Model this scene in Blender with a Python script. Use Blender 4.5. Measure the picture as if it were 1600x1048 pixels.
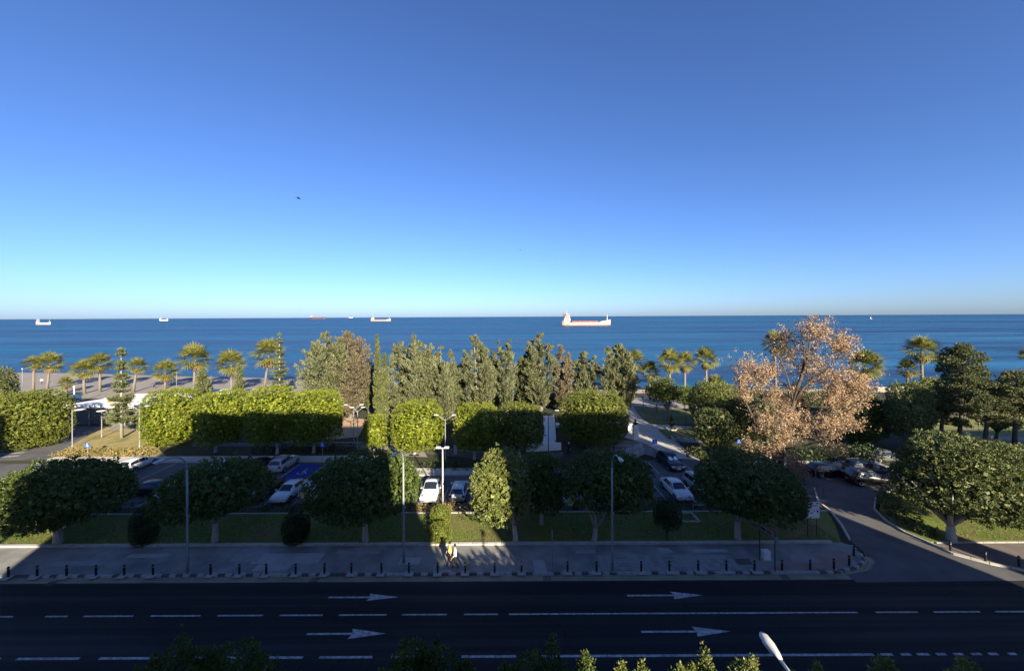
import bpy, bmesh, math, random
import numpy as np
from mathutils import Vector, Matrix

for _o in list(bpy.data.objects):
    bpy.data.objects.remove(_o, do_unlink=True)
SC = bpy.context.scene
COL = SC.collection
R = math.radians

# ------------------------------------------------------------------ camera, sky, sun, exposure
F, CX, HY, CH, ROLL = 600.0, 800.0, 494.5, 19.0, 0.0051   # focal length in photo pixels, principal point, eye height
cam_data = bpy.data.cameras.new('camera')
cam_data.sensor_width = 36.0
cam_data.lens = F / 1600.0 * 36.0
cam_data.shift_y = -29.5 / 1600.0
cam_data.clip_start = 0.1
cam_data.clip_end = 200000.0
cam = bpy.data.objects.new('camera', cam_data)
COL.objects.link(cam)
cam.location = (0, 0, CH)
cam.rotation_euler = (Matrix.Rotation(R(90), 3, 'X') @ Matrix.Rotation(-ROLL, 3, 'Z')).to_euler()
SC.camera = cam

SUN_EL, SUN_X, SUN_Y = R(20.5), 0.418, -0.909             # the sun stands low behind the camera, to the right
world = bpy.data.worlds.new('World')
SC.world = world
world.use_nodes = True
wn = world.node_tree.nodes
wl = world.node_tree.links
wn.clear()
sky = wn.new('ShaderNodeTexSky')
sky.sky_type = 'NISHITA'
sky.sun_disc = False
sky.sun_elevation = SUN_EL
sky.sun_rotation = math.atan2(SUN_X, SUN_Y)
sky.altitude = 0
sky.air_density = 0.8
sky.dust_density = 0.6
sky.ozone_density = 5.0
wbg = wn.new('ShaderNodeBackground')
wbg.inputs['Strength'].default_value = 0.061
wout = wn.new('ShaderNodeOutputWorld')
wtint = wn.new('ShaderNodeMix')            # one even tint: the camera's cool white balance
wtint.data_type = 'RGBA'
wtint.blend_type = 'MULTIPLY'
wtint.inputs[0].default_value = 1.0
wtint.inputs[7].default_value = (.835, .915, 1.14, 1)
wl.new(sky.outputs[0], wtint.inputs[6])
wl.new(wtint.outputs[2], wbg.inputs[0])
wl.new(wbg.outputs[0], wout.inputs[0])

sun_data = bpy.data.lights.new('sun', 'SUN')
sun_data.energy = 5.0
sun_data.angle = R(0.53)
sun_data.color = (1.0, 0.86, 0.64)
sun = bpy.data.objects.new('sun', sun_data)
COL.objects.link(sun)
to_sun = Vector((SUN_X * math.cos(SUN_EL), SUN_Y * math.cos(SUN_EL), math.sin(SUN_EL)))
sun.rotation_euler = to_sun.to_track_quat('Z', 'Y').to_euler()
sun.location = to_sun * 100

SC.view_settings.view_transform = 'Standard'
SC.view_settings.look = 'None'
SC.view_settings.gamma = 1.0
SC.view_settings.exposure = 1.55
SC.view_settings.use_curve_mapping = False
SC.render.engine = 'CYCLES'
SC.cycles.max_bounces = 6
SC.cycles.transparent_max_bounces = 8
SC.cycles.use_denoising = True

# ------------------------------------------------------------------ measuring: a photo pixel to a point of the place
def gp(px, py, z=0.0):
    """ground point seen at a photo pixel"""
    dx, dy = px - CX, py - HY
    u, v = dx - ROLL * dy, dy + ROLL * dx
    Y = F * (CH - z) / v
    return Vector((u * Y / F, Y, z))

def wx(px, py, Y):
    """X and Z of a photo pixel at distance Y"""
    dx, dy = px - CX, py - HY
    u, v = dx - ROLL * dy, dy + ROLL * dx
    return u * Y / F, CH - v * Y / F

# ------------------------------------------------------------------ bookkeeping
def tag(o, label=None, cat=None, group=None, kind=None):
    if label: o['label'] = label
    if cat: o['category'] = cat
    if group: o['group'] = group
    if kind: o['kind'] = kind
    return o

def thing(name, label, cat, loc=(0, 0, 0), rotz=0.0, group=None):
    o = bpy.data.objects.new(name, None)
    COL.objects.link(o)
    o.empty_display_size = 0.2
    o.location = loc
    o.rotation_euler = (0, 0, rotz)
    return tag(o, label, cat, group)

def link(name, me, parent=None, loc=None, rot=None, scale=None):
    o = bpy.data.objects.new(name, me)
    COL.objects.link(o)
    if parent is not None: o.parent = parent
    if loc is not None: o.location = loc
    if rot is not None: o.rotation_euler = rot
    if scale is not None: o.scale = scale
    return o

def copy_tree(o, parent=None):
    c = o.copy()
    COL.objects.link(c)
    c.parent = parent
    for ch in o.children:
        copy_tree(ch, c)
    return c

WORDS = ('first second third fourth fifth sixth seventh eighth ninth tenth eleventh twelfth thirteenth fourteenth fifteenth '
         'sixteenth seventeenth eighteenth nineteenth twentieth').split()
def ordinal(i):
    if i < 20: return WORDS[i]
    t = 'twenty thirty forty'.split()[(i + 1) // 10 - 2]
    r = (i + 1) % 10
    return {'twenty': 'twentieth', 'thirty': 'thirtieth', 'forty': 'fortieth'}[t] if r == 0 else t + '-' + WORDS[r - 1]

# ------------------------------------------------------------------ materials
MATS = {}
def mat(name, c1, c2=None, scale=4.0, rough=0.7, bump=0.0, bscale=40.0, metal=0.0, spec=0.4, c3=None, s3=0.4, coat=0.0, trans=0.0, alpha=1.0, contrast=0.25):
    if name in MATS: return MATS[name]
    m = bpy.data.materials.new(name)
    m.use_nodes = True
    nt = m.node_tree
    b = nt.nodes['Principled BSDF']
    b.inputs['Roughness'].default_value = rough
    b.inputs['Metallic'].default_value = metal
    b.inputs['Specular IOR Level'].default_value = spec
    b.inputs['Coat Weight'].default_value = coat
    b.inputs['Transmission Weight'].default_value = trans
    b.inputs['Alpha'].default_value = alpha
    tc = nt.nodes.new('ShaderNodeTexCoord')
    if c2 is not None:
        n = nt.nodes.new('ShaderNodeTexNoise')
        n.inputs['Scale'].default_value = scale
        n.inputs['Detail'].default_value = 6
        nt.links.new(tc.outputs['Object'], n.inputs['Vector'])
        mr = nt.nodes.new('ShaderNodeMapRange')
        mr.inputs[1].default_value = 0.5 - contrast
        mr.inputs[2].default_value = 0.5 + contrast
        nt.links.new(n.outputs['Fac'], mr.inputs[0])
        mx = nt.nodes.new('ShaderNodeMix')
        mx.data_type = 'RGBA'
        mx.inputs[6].default_value = (*c1, 1)
        mx.inputs[7].default_value = (*c2, 1)
        nt.links.new(mr.outputs[0], mx.inputs[0])
        out = mx.outputs[2]
        if c3 is not None:
            n3 = nt.nodes.new('ShaderNodeTexNoise')
            n3.inputs['Scale'].default_value = s3
            n3.inputs['Detail'].default_value = 4
            nt.links.new(tc.outputs['Object'], n3.inputs['Vector'])
            mr3 = nt.nodes.new('ShaderNodeMapRange')
            mr3.inputs[1].default_value = 0.45
            mr3.inputs[2].default_value = 0.65
            nt.links.new(n3.outputs['Fac'], mr3.inputs[0])
            mx3 = nt.nodes.new('ShaderNodeMix')
            mx3.data_type = 'RGBA'
            nt.links.new(mr3.outputs[0], mx3.inputs[0])
            nt.links.new(out, mx3.inputs[6])
            mx3.inputs[7].default_value = (*c3, 1)
            out = mx3.outputs[2]
        nt.links.new(out, b.inputs['Base Color'])
    else:
        b.inputs['Base Color'].default_value = (*c1, 1)
    if bump > 0:
        n2 = nt.nodes.new('ShaderNodeTexNoise')
        n2.inputs['Scale'].default_value = bscale
        n2.inputs['Detail'].default_value = 5
        nt.links.new(tc.outputs['Object'], n2.inputs['Vector'])
        bp = nt.nodes.new('ShaderNodeBump')
        bp.inputs['Strength'].default_value = bump
        bp.inputs['Distance'].default_value = 0.03
        nt.links.new(n2.outputs['Fac'], bp.inputs['Height'])
        nt.links.new(bp.outputs['Normal'], b.inputs['Normal'])
    MATS[name] = m
    return m

def leafmat(name, dark, light, third=None, transl=0.3, nscale=0.7, rough=0.5, t3=0.12):
    """leaves: each leaf its own tint (Random Per Island), drifting over the crown with a slow noise"""
    if name in MATS: return MATS[name]
    m = bpy.data.materials.new(name)
    m.use_nodes = True
    nt = m.node_tree
    b = nt.nodes['Principled BSDF']
    b.inputs['Roughness'].default_value = rough
    b.inputs['Specular IOR Level'].default_value = 0.3
    g = nt.nodes.new('ShaderNodeNewGeometry')
    tc = nt.nodes.new('ShaderNodeTexCoord')
    n = nt.nodes.new('ShaderNodeTexNoise')
    n.inputs['Scale'].default_value = nscale
    n.inputs['Detail'].default_value = 3
    nt.links.new(tc.outputs['Object'], n.inputs['Vector'])
    a = nt.nodes.new('ShaderNodeMath'); a.operation = 'MULTIPLY_ADD'
    a.inputs[1].default_value = 1.6
    a.inputs[2].default_value = -0.8
    nt.links.new(n.outputs['Fac'], a.inputs[0])
    s = nt.nodes.new('ShaderNodeMath'); s.operation = 'ADD'; s.use_clamp = True
    nt.links.new(a.outputs[0], s.inputs[0])
    nt.links.new(g.outputs['Random Per Island'], s.inputs[1])
    mx = nt.nodes.new('ShaderNodeMix'); mx.data_type = 'RGBA'
    mx.inputs[6].default_value = (*dark, 1)
    mx.inputs[7].default_value = (*light, 1)
    nt.links.new(s.outputs[0], mx.inputs[0])
    out = mx.outputs[2]
    if third is not None:
        w = nt.nodes.new('ShaderNodeMath'); w.operation = 'MULTIPLY'; w.inputs[1].default_value = 37.31
        nt.links.new(g.outputs['Random Per Island'], w.inputs[0])
        fr = nt.nodes.new('ShaderNodeMath'); fr.operation = 'FRACT'
        nt.links.new(w.outputs[0], fr.inputs[0])
        lt = nt.nodes.new('ShaderNodeMath'); lt.operation = 'LESS_THAN'; lt.inputs[1].default_value = t3
        nt.links.new(fr.outputs[0], lt.inputs[0])
        m3 = nt.nodes.new('ShaderNodeMix'); m3.data_type = 'RGBA'
        nt.links.new(lt.outputs[0], m3.inputs[0])
        nt.links.new(out, m3.inputs[6])
        m3.inputs[7].default_value = (*third, 1)
        out = m3.outputs[2]
    nt.links.new(out, b.inputs['Base Color'])
    t = nt.nodes.new('ShaderNodeBsdfTranslucent')
    nt.links.new(out, t.inputs['Color'])
    ms = nt.nodes.new('ShaderNodeMixShader')
    ms.inputs[0].default_value = transl
    nt.links.new(b.outputs[0], ms.inputs[1])
    nt.links.new(t.outputs[0], ms.inputs[2])
    nt.links.new(ms.outputs[0], nt.nodes['Material Output'].inputs['Surface'])
    MATS[name] = m
    return m

# ------------------------------------------------------------------ mesh helpers
def mesh_from(name, verts, faces, materials, smooth=False, fmat=None):
    me = bpy.data.meshes.new(name)
    me.from_pydata([tuple(v) for v in verts], [], faces)
    if not isinstance(materials, (list, tuple)): materials = [materials]
    for m in materials: me.materials.append(m)
    if fmat is not None: me.polygons.foreach_set('material_index', fmat)
    if smooth: me.polygons.foreach_set('use_smooth', [True] * len(me.polygons))
    me.update()
    return me

class MB:
    """collects simple shapes into one mesh"""
    def __init__(s): s.v, s.f = [], []
    def add(s, verts, faces):
        k = len(s.v)
        s.v += [tuple(v) for v in verts]
        s.f += [tuple(i + k for i in f) for f in faces]
        return s
    def box(s, c, d, rz=0.0, taper=1.0):
        x, y, z = d[0] / 2, d[1] / 2, d[2] / 2
        ca, sa = math.cos(rz), math.sin(rz)
        vs = []
        for dz, t in ((-z, 1), (z, taper)):
            for dx, dy in ((-x, -y), (x, -y), (x, y), (-x, y)):
                a, b = dx * t, dy * t
                vs.append((c[0] + a * ca - b * sa, c[1] + a * sa + b * ca, c[2] + dz))
        return s.add(vs, [(3, 2, 1, 0), (4, 5, 6, 7), (0, 1, 5, 4), (1, 2, 6, 5), (2, 3, 7, 6), (3, 0, 4, 7)])
    def tube(s, pts, radii, n=8, cap=True):
        pts = [Vector(p) for p in pts]
        if not isinstance(radii, (list, tuple)): radii = [radii] * len(pts)
        rings = []
        a = None
        for i, p in enumerate(pts):
            d = (pts[min(i + 1, len(pts) - 1)] - pts[max(i - 1, 0)])
            d = d.normalized() if d.length > 1e-9 else Vector((0, 0, 1))
            if a is None:
                a = d.cross(Vector((0, 1, 0)))
                if a.length < 0.2: a = d.cross(Vector((1, 0, 0)))
            else:
                a = a - d * a.dot(d)
            a.normalize()
            b = d.cross(a)
            rings.append([p + (a * math.cos(2 * math.pi * k / n) + b * math.sin(2 * math.pi * k / n)) * radii[i] for k in range(n)])
        vs = [v for r in rings for v in r]
        fs = []
        for i in range(len(pts) - 1):
            for k in range(n):
                fs.append((i * n + k, i * n + (k + 1) % n, (i + 1) * n + (k + 1) % n, (i + 1) * n + k))
        if cap:
            fs.append(tuple(range(n - 1, -1, -1)))
            fs.append(tuple((len(pts) - 1) * n + k for k in range(n)))
        return s.add(vs, fs)
    def lathe(s, prof, n=12, c=(0, 0, 0), axis='Z'):
        vs, fs = [], []
        for r, z in prof:
            for k in range(n):
                a = 2 * math.pi * k / n
                p = (r * math.cos(a), r * math.sin(a), z)
                if axis == 'Y': p = (p[0], p[2], p[1])
                if axis == 'X': p = (p[2], p[0], p[1])
                vs.append((c[0] + p[0], c[1] + p[1], c[2] + p[2]))
        for i in range(len(prof) - 1):
            for k in range(n):
                fs.append((i * n + k, i * n + (k + 1) % n, (i + 1) * n + (k + 1) % n, (i + 1) * n + k))
        fs.append(tuple(range(n - 1, -1, -1)))
        fs.append(tuple((len(prof) - 1) * n + k for k in range(n)))
        return s.add(vs, fs)
    def prism(s, poly, z0, z1):
        n = len(poly)
        vs = [(p[0], p[1], z0) for p in poly] + [(p[0], p[1], z1) for p in poly]
        fs = [tuple(range(n - 1, -1, -1)), tuple(range(n, 2 * n))]
        fs += [(i, (i + 1) % n, n + (i + 1) % n, n + i) for i in range(n)]
        return s.add(vs, fs)
    def mesh(s, name, material, smooth=False):
        me = mesh_from(name, s.v, s.f, material, smooth)
        bm = bmesh.new(); bm.from_mesh(me)
        bmesh.ops.recalc_face_normals(bm, faces=bm.faces)
        bm.to_mesh(me); bm.free()
        return me
    def build(s, name, material, parent=None, smooth=False, loc=None, rot=None):
        return link(name, s.mesh(name, material, smooth), parent, loc, rot)

def sheet(name, pts, z, material, kind='structure', parent=None):
    """a flat piece of ground with a counter-clockwise or clockwise outline"""
    p = [(q[0], q[1]) for q in pts]
    area = sum(p[i][0] * p[(i + 1) % len(p)][1] - p[(i + 1) % len(p)][0] * p[i][1] for i in range(len(p)))
    if area < 0: p = p[::-1]
    me = mesh_from(name, [(x, y, z) for x, y in p], [tuple(range(len(p)))], material)
    bm = bmesh.new(); bm.from_mesh(me)
    bmesh.ops.triangulate(bm, faces=bm.faces)
    bm.to_mesh(me); bm.free()
    o = link(name, me, parent)
    if parent is None: o['kind'] = kind
    return o

def slab(name, pts, z0, z1, material, kind='structure', parent=None):
    p = [(q[0], q[1]) for q in pts]
    o = MB().prism(p, z0, z1).build(name, material, parent)
    if parent is None: o['kind'] = kind
    return o

def leaves(name, P, N, D, L, Wd, material, extra=None):
    """one mesh of many leaf-shaped faces; P centre, N face normal, D long axis"""
    n = len(P)
    D = D / (np.linalg.norm(D, axis=1, keepdims=True) + 1e-9)
    S = np.cross(N, D)
    S = S / (np.linalg.norm(S, axis=1, keepdims=True) + 1e-9)
    V = np.empty((n, 4, 3), np.float32)
    L = np.asarray(L).reshape(-1, 1); Wd = np.asarray(Wd).reshape(-1, 1)
    V[:, 0] = P - D * L * .5
    V[:, 1] = P + S * Wd * .5 - D * L * .08
    V[:, 2] = P + D * L * .5
    V[:, 3] = P - S * Wd * .5 - D * L * .08
    me = bpy.data.meshes.new(name)
    me.vertices.add(4 * n)
    me.vertices.foreach_set('co', V.reshape(-1))
    me.loops.add(4 * n)
    me.loops.foreach_set('vertex_index', np.arange(4 * n, dtype=np.int32))
    me.polygons.add(n)
    me.polygons.foreach_set('loop_start', np.arange(0, 4 * n, 4, dtype=np.int32))
    me.materials.append(material)
    me.update()
    me.validate()
    return me

def unit(rng, n):
    v = rng.normal(size=(n, 3))
    return v / np.linalg.norm(v, axis=1, keepdims=True)
# ------------------------------------------------------------------ the setting
M_soil = mat('park_soil', (.028, .030, .014), (.055, .048, .026), 1.2, .95, .6, 14, c3=(.022, .038, .012), s3=.15)
M_grass = mat('mown_grass', (.085, .125, .020), (.150, .190, .038), 3.5, .9, .5, 60, c3=(.165, .135, .060), s3=.28)
M_dry = mat('dry_grass', (.24, .19, .07), (.36, .28, .12), 1.3, .95, .7, 30, c3=(.16, .17, .05), s3=.35)
def asphalt_material():
    """dark wearing course: wheel tracks polished along the lanes, blotches, fine cracks"""
    m = bpy.data.materials.new('fresh_asphalt'); m.use_nodes = True
    nt = m.node_tree; b = nt.nodes['Principled BSDF']; L = nt.links.new
    b.inputs['Specular IOR Level'].default_value = .25
    tc = nt.nodes.new('ShaderNodeTexCoord')
    def noise(sx, sy, scale, det, rough=.6):
        mp = nt.nodes.new('ShaderNodeMapping'); mp.inputs['Scale'].default_value = (sx, sy, 1)
        L(tc.outputs['Object'], mp.inputs['Vector'])
        n = nt.nodes.new('ShaderNodeTexNoise'); n.inputs['Scale'].default_value = scale; n.inputs['Detail'].default_value = det; n.inputs['Roughness'].default_value = rough
        L(mp.outputs[0], n.inputs['Vector']); return n.outputs['Fac']
    def rng_(x, a, b2, c=0.0, d=1.0):
        r = nt.nodes.new('ShaderNodeMapRange'); r.inputs[1].default_value = a; r.inputs[2].default_value = b2; r.inputs[3].default_value = c; r.inputs[4].default_value = d
        L(x, r.inputs[0]); return r.outputs[0]
    def mix(f, a, b2):
        x = nt.nodes.new('ShaderNodeMix'); x.data_type = 'RGBA'; L(f, x.inputs[0])
        for i, v in ((6, a), (7, b2)):
            if isinstance(v, tuple): x.inputs[i].default_value = (*v, 1)
            else: L(v, x.inputs[i])
        return x.outputs[2]
    grain = noise(1, 1, 9, 8, .75)
    track = noise(.015, 1, .95, 3)              # long streaks along the street
    blotch = noise(.5, 1, .16, 6)
    c = mix(rng_(grain, .35, .65), (.011, .012, .014), (.022, .023, .026))
    c = mix(rng_(track, .48, .66, 0, .75), c, (.034, .035, .037))
    c = mix(rng_(blotch, .52, .70, 0, .6), c, (.008, .009, .011))
    vo = nt.nodes.new('ShaderNodeTexVoronoi'); vo.feature = 'DISTANCE_TO_EDGE'; vo.inputs['Scale'].default_value = .33
    wv = nt.nodes.new('ShaderNodeVectorMath'); wv.operation = 'ADD'
    nz = nt.nodes.new('ShaderNodeTexNoise'); nz.inputs['Scale'].default_value = .9; nz.inputs['Detail'].default_value = 5
    L(tc.outputs['Object'], nz.inputs['Vector']); L(tc.outputs['Object'], wv.inputs[0]); L(nz.outputs['Color'], wv.inputs[1])
    L(wv.outputs[0], vo.inputs['Vector'])
    ck = nt.nodes.new('ShaderNodeMath'); ck.operation = 'MULTIPLY'
    L(rng_(vo.outputs['Distance'], 0, .012, 1, 0), ck.inputs[0]); L(rng_(noise(1, 1, .12, 3), .5, .62), ck.inputs[1])
    c = mix(ck.outputs[0], c, (.004, .004, .005))
    L(c, b.inputs['Base Color'])
    L(rng_(track, .4, .7, .85, .62), b.inputs['Roughness'])
    bp = nt.nodes.new('ShaderNodeBump'); bp.inputs['Strength'].default_value = .4; bp.inputs['Distance'].default_value = .02
    L(noise(1, 1, 60, 5), bp.inputs['Height']); L(bp.outputs[0], b.inputs['Normal'])
    return m
M_new = asphalt_material()
M_old = mat('worn_asphalt', (.085, .087, .092), (.120, .121, .126), .8, .85, .4, 50, c3=(.070, .071, .076), s3=.25)
M_pave = mat('pavement_concrete', (.20, .20, .20), (.29, .285, .275), 1.1, .85, .35, 30, c3=(.15, .155, .16), s3=.4)
M_pave_red = mat('pavement_reddish', (.22, .165, .145), (.29, .225, .20), 1.4, .85, .3, 30)
M_slab = mat('paving_slab', (.22, .22, .225), (.31, .31, .31), 2.3, .85, .3, 25)
M_patch = mat('repair_patch', (.29, .29, .29), (.38, .375, .365), 1.8, .85, .25, 25)
M_kerb = mat('kerb_concrete', (.32, .31, .29), (.42, .41, .38), 2.5, .85, .3, 25)
M_kw = mat('kerb_white_paint', (.22, .22, .22), (.46, .46, .45), 3.0, .7, .2, 25)
M_kb = mat('kerb_dark_paint', (.05, .05, .055), (.10, .10, .10), 3.0, .7, .2, 25)
M_pale = mat('pale_concrete', (.40, .38, .34), (.50, .48, .43), .9, .85, .25, 25, c3=(.35, .33, .30), s3=.3)
M_white = mat('white_render', (.62, .62, .61), (.74, .74, .72), 1.0, .7, .15, 20)
M_sand = mat('beach_sand', (.20, .185, .17), (.27, .25, .23), .25, .95, .5, 8, c3=(.24, .22, .20), s3=.06)
M_brick = mat('red_plaza_paving', (.15, .11, .10), (.20, .15, .14), 1.2, .85, .3, 20)
M_line = mat('road_paint', (.20, .205, .21), (.52, .52, .52), 5.0, .7, .15, 40, contrast=.16)
M_yellow = mat('yellow_paint', (.30, .25, .09), (.42, .36, .14), 5.0, .7, .15, 40)
M_blue = mat('blue_bay_paint', (.010, .028, .18), (.016, .042, .24), 2.0, .75, .2, 30)

# ground sheet up to the shore, with a rubble edge that goes down under the water
shore = [(-900, 190), (-300, 150), (-150, 135), (-105, 126), (-75, 122), (-60, 117), (-45, 111), (-30, 107), (0, 104.5), (30, 103),
         (60, 102), (80, 101), (110, 101), (160, 103), (300, 112), (900, 150)]
vs = [(-900, -120, -.03), (900, -120, -.03)] + [(x, y, -.03) for x, y in shore[::-1]]
me = mesh_from('ground', vs, [tuple(range(len(vs)))], M_soil)
bm = bmesh.new(); bm.from_mesh(me); bmesh.ops.triangulate(bm, faces=bm.faces); bm.to_mesh(me); bm.free()
g = link('ground', me); g['kind'] = 'structure'
sv = [(x, y, -.03) for x, y in shore] + [(x, y + 9, -3.5) for x, y in shore]
ns = len(shore)
M_rock = mat('shore_rubble', (.12, .11, .10), (.24, .22, .19), 1.5, .9, .8, 4)
o = link('shore_slope', mesh_from('shore_slope', sv, [(i, i + 1, ns + i + 1, ns + i) for i in range(ns - 1)], M_rock)); o['kind'] = 'structure'

# sea
def sea_material():
    m = bpy.data.materials.new('sea_water'); m.use_nodes = True
    nt = m.node_tree; b = nt.nodes['Principled BSDF']
    b.inputs['IOR'].default_value = 1.33
    b.inputs['Roughness'].default_value = .42
    b.inputs['Specular IOR Level'].default_value = .5
    tc = nt.nodes.new('ShaderNodeTexCoord')
    def noise(sx, sy, scale, det=4):
        mp = nt.nodes.new('ShaderNodeMapping'); mp.inputs['Scale'].default_value = (sx, sy, 1)
        nt.links.new(tc.outputs['Object'], mp.inputs['Vector'])
        n = nt.nodes.new('ShaderNodeTexNoise'); n.inputs['Scale'].default_value = scale; n.inputs['Detail'].default_value = det
        nt.links.new(mp.outputs[0], n.inputs['Vector'])
        return n
    n1 = noise(.30, 1, .45, 6)          # wind waves
    n2 = noise(.14, 1, .035, 10)        # swell and gust streaks, down to ripples
    n2.inputs['Roughness'].default_value = .72
    n3 = noise(.06, 1, .0045, 8)        # wide bands of rougher water
    n3.inputs['Roughness'].default_value = .6
    bp = nt.nodes.new('ShaderNodeBump'); bp.inputs['Strength'].default_value = 1.0; bp.inputs['Distance'].default_value = .9
    nt.links.new(n1.outputs['Fac'], bp.inputs['Height'])
    # wave slopes: tilt the normal by the noise itself, so that far waves keep their slope
    def tilt(n, k, prev):
        s = nt.nodes.new('ShaderNodeVectorMath'); s.operation = 'SUBTRACT'; s.inputs[1].default_value = (.5, .5, .5)
        nt.links.new(n.outputs['Color'], s.inputs[0])
        m2 = nt.nodes.new('ShaderNodeVectorMath'); m2.operation = 'MULTIPLY'; m2.inputs[1].default_value = (k * .5, k, 0)
        nt.links.new(s.outputs[0], m2.inputs[0])
        a2 = nt.nodes.new('ShaderNodeVectorMath'); a2.operation = 'ADD'
        nt.links.new(prev, a2.inputs[0]); nt.links.new(m2.outputs[0], a2.inputs[1])
        return a2.outputs[0]
    v = tilt(n3, 1.1, tilt(n2, 3.2, bp.outputs[0]))
    nn = nt.nodes.new('ShaderNodeVectorMath'); nn.operation = 'NORMALIZE'
    nt.links.new(v, nn.inputs[0]); nt.links.new(nn.outputs[0], b.inputs['Normal'])
    mr = nt.nodes.new('ShaderNodeMapRange'); mr.inputs[1].default_value = .36; mr.inputs[2].default_value = .66
    nt.links.new(n3.outputs['Fac'], mr.inputs[0])
    mx = nt.nodes.new('ShaderNodeMix'); mx.data_type = 'RGBA'
    mx.inputs[6].default_value = (.008, .050, .125, 1); mx.inputs[7].default_value = (.020, .098, .205, 1)
    nt.links.new(mr.outputs[0], mx.inputs[0]); nt.links.new(mx.outputs[2], b.inputs['Base Color'])
    return m
M_sea = sea_material()
me = mesh_from('sea', [(-70000, 96, -1.6), (70000, 96, -1.6), (70000, 40000, -1.6), (-70000, 40000, -1.6)], [(0, 1, 2, 3)], M_sea)
o = link('sea', me); o['kind'] = 'structure'

# main street
YK = 28.2
road = sheet('main_road', [(-150, 14.0), (150, 14.0), (150, 27.6), (-150, 27.6)], 0.0, M_new)
gutter = sheet('road_gutter', [(-150, 27.6), (150, 27.6), (150, 30.2), (-150, 30.2)], -.006, M_pave)
def mark(pts, name='lane_marking', m=M_line, parent=None, z=.004):
    return sheet(name, pts, z, m, parent=parent or road)
def strip(x0, x1, y, w=.13, sk=0.0, name='lane_marking', m=M_line):
    return mark([(x0, y - w / 2), (x1, y - w / 2), (x1 + sk, y + w / 2), (x0 + sk, y + w / 2)], name, m)
for a, b in [(71, 105), (130, 208), (235, 313), (340, 411), (437, 504), (529, 604), (628, 698), (725, 778), (795, 1340), (1368, 1434), (1459, 1531), (1555, 1640), (-60, 20)]:
    s = F / 24.55
    strip((a - CX - 2.3) / s, (b - CX - 2.3) / s, 24.55, .12)
for a, b in [(-80, 0), (26, 124), (155, 246), (287, 378), (400, 473), (499, 582), (611, 693), (721, 806), (840, 1365), (1377, 1395), (1407, 1423), (1433, 1452), (1463, 1478), (1490, 1505), (1518, 1533), (1545, 1559), (1576, 1588), (1604, 1616)]:
    s = F / 21.5
    strip((a - CX - 2.7) / s, (b - CX - 2.7) / s, 21.5, .15)
for tail, neck, tip, yy, hw in ((513, 578, 623, 932.5, 5.6), (479, 550, 603, 989.5, 8), (980, 1053, 1098, 929.5, 5.8), (1002, 1088, 1142, 986, 7.8)):
    c = gp((tail + tip) / 2, yy)
    s = F / c.y
    x0, x1, x2 = (tail - CX - 2.4) / s, (neck - CX - 2.4) / s, (tip - CX - 2.4) / s
    h = hw / F * c.y * c.y / CH
    mark([(x0, c.y - .07), (x1, c.y - .07), (x1 - .12, c.y - h), (x2, c.y), (x1 - .12, c.y + h), (x1, c.y + .07), (x0, c.y + .07)], 'lane_arrow')
# double yellow lines along the kerb, bending into the side road
for dy in (0.0, .22):
    yl = 27.78 + dy - .05
    pts = [(-150, yl)] + [(23.0, yl)]
    for k in range(1, 7):
        a = R(-90 + k * 11)
        pts.append((23.0 + (6.0 - dy) * math.cos(a), yl + (5.2 - dy) + (5.2 - dy) * math.sin(a)))
    inner = [(x - .0, y + .09) for x, y in pts]
    mark(pts + inner[::-1], 'yellow_line', M_yellow, z=.006)
# island on the near side of the road, bottom right of the picture
isl = slab('traffic_island', [(26.5, 19.0), (70, 19.0), (70, 20.55), (27.3, 20.5)], 0, .14, M_kerb)
near = slab('near_pavement', [(-150, -1.4), (150, -1.4), (150, 13.9), (-150, 13.9)], -.02, .13, M_pave)

# far pavement with rounded corner at the side road
corner = [(24.0, YK + .2), (25.6, YK + .55), (26.9, YK + 1.3), (27.6, YK + 2.3), (27.75, YK + 3.3)]
pav = slab('pavement', [(-150, YK + .2)] + corner + [(27.4, 31.75), (-150, 31.75)], -.02, .12, M_pave)
slab('pavement_patch', [gp(1195, 892), gp(1325, 889), gp(1338, 868), gp(1290, 858)], .10, .1245, M_pave_red, parent=pav)
random.seed(5)
for px, py, w, h, m in ((450, 872, 5.2, 1.3, M_patch), (425, 886, 2.6, .8, M_patch), (640, 876, 1.6, .9, M_patch), (845, 884, .9, 1.5, M_patch), (868, 886, 1.0, 1.2, M_pave),
                        (1160, 877, 1.15, .75, M_kb), (1110, 860, 2.8, .4, M_patch), (915, 861, 1.6, .5, M_slab), (1040, 859, 1.0, .6, M_patch), (390, 868, 2.2, 1.4, M_slab),
                        (120, 880, 4.0, .6, M_slab), (230, 868, 3.2, .5, M_patch), (560, 862, 3.4, .45, M_slab), (700, 893, .8, .5, M_patch), (1255, 872, 2.0, .9, M_slab), (765, 868, 3.0, .8, M_slab)):
    c = gp(px, py, .12)
    sk = random.uniform(-.15, .15)
    sheet('repair_patch', [(c.x - w / 2, c.y - h / 2), (c.x + w / 2, c.y - h / 2 + sk * .3), (c.x + w / 2 + sk, c.y + h / 2), (c.x - w / 2 + sk, c.y + h / 2)], .1285 + random.uniform(0, .003), m, parent=pav)
# grid of concrete paving slabs in front of the lawn (right half)
sl = MB().box((0, 0, 0), (.445, .445, .02), taper=.985).mesh('paving_slab', M_slab)
sl2 = MB().box((0, 0, 0), (.445, .445, .02), taper=.985).mesh('paving_slab', M_pave)
x = 6.6
i = 0
while x < 17.0:
    for j in range(4):
        i += 1
        link('paving_slab', sl if random.random() < .7 else sl2, pav, (x + .225, 28.75 + j * .455, .128 + random.uniform(-.002, .003)), (0, 0, random.uniform(-.006, .006)))
    x += .455
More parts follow.
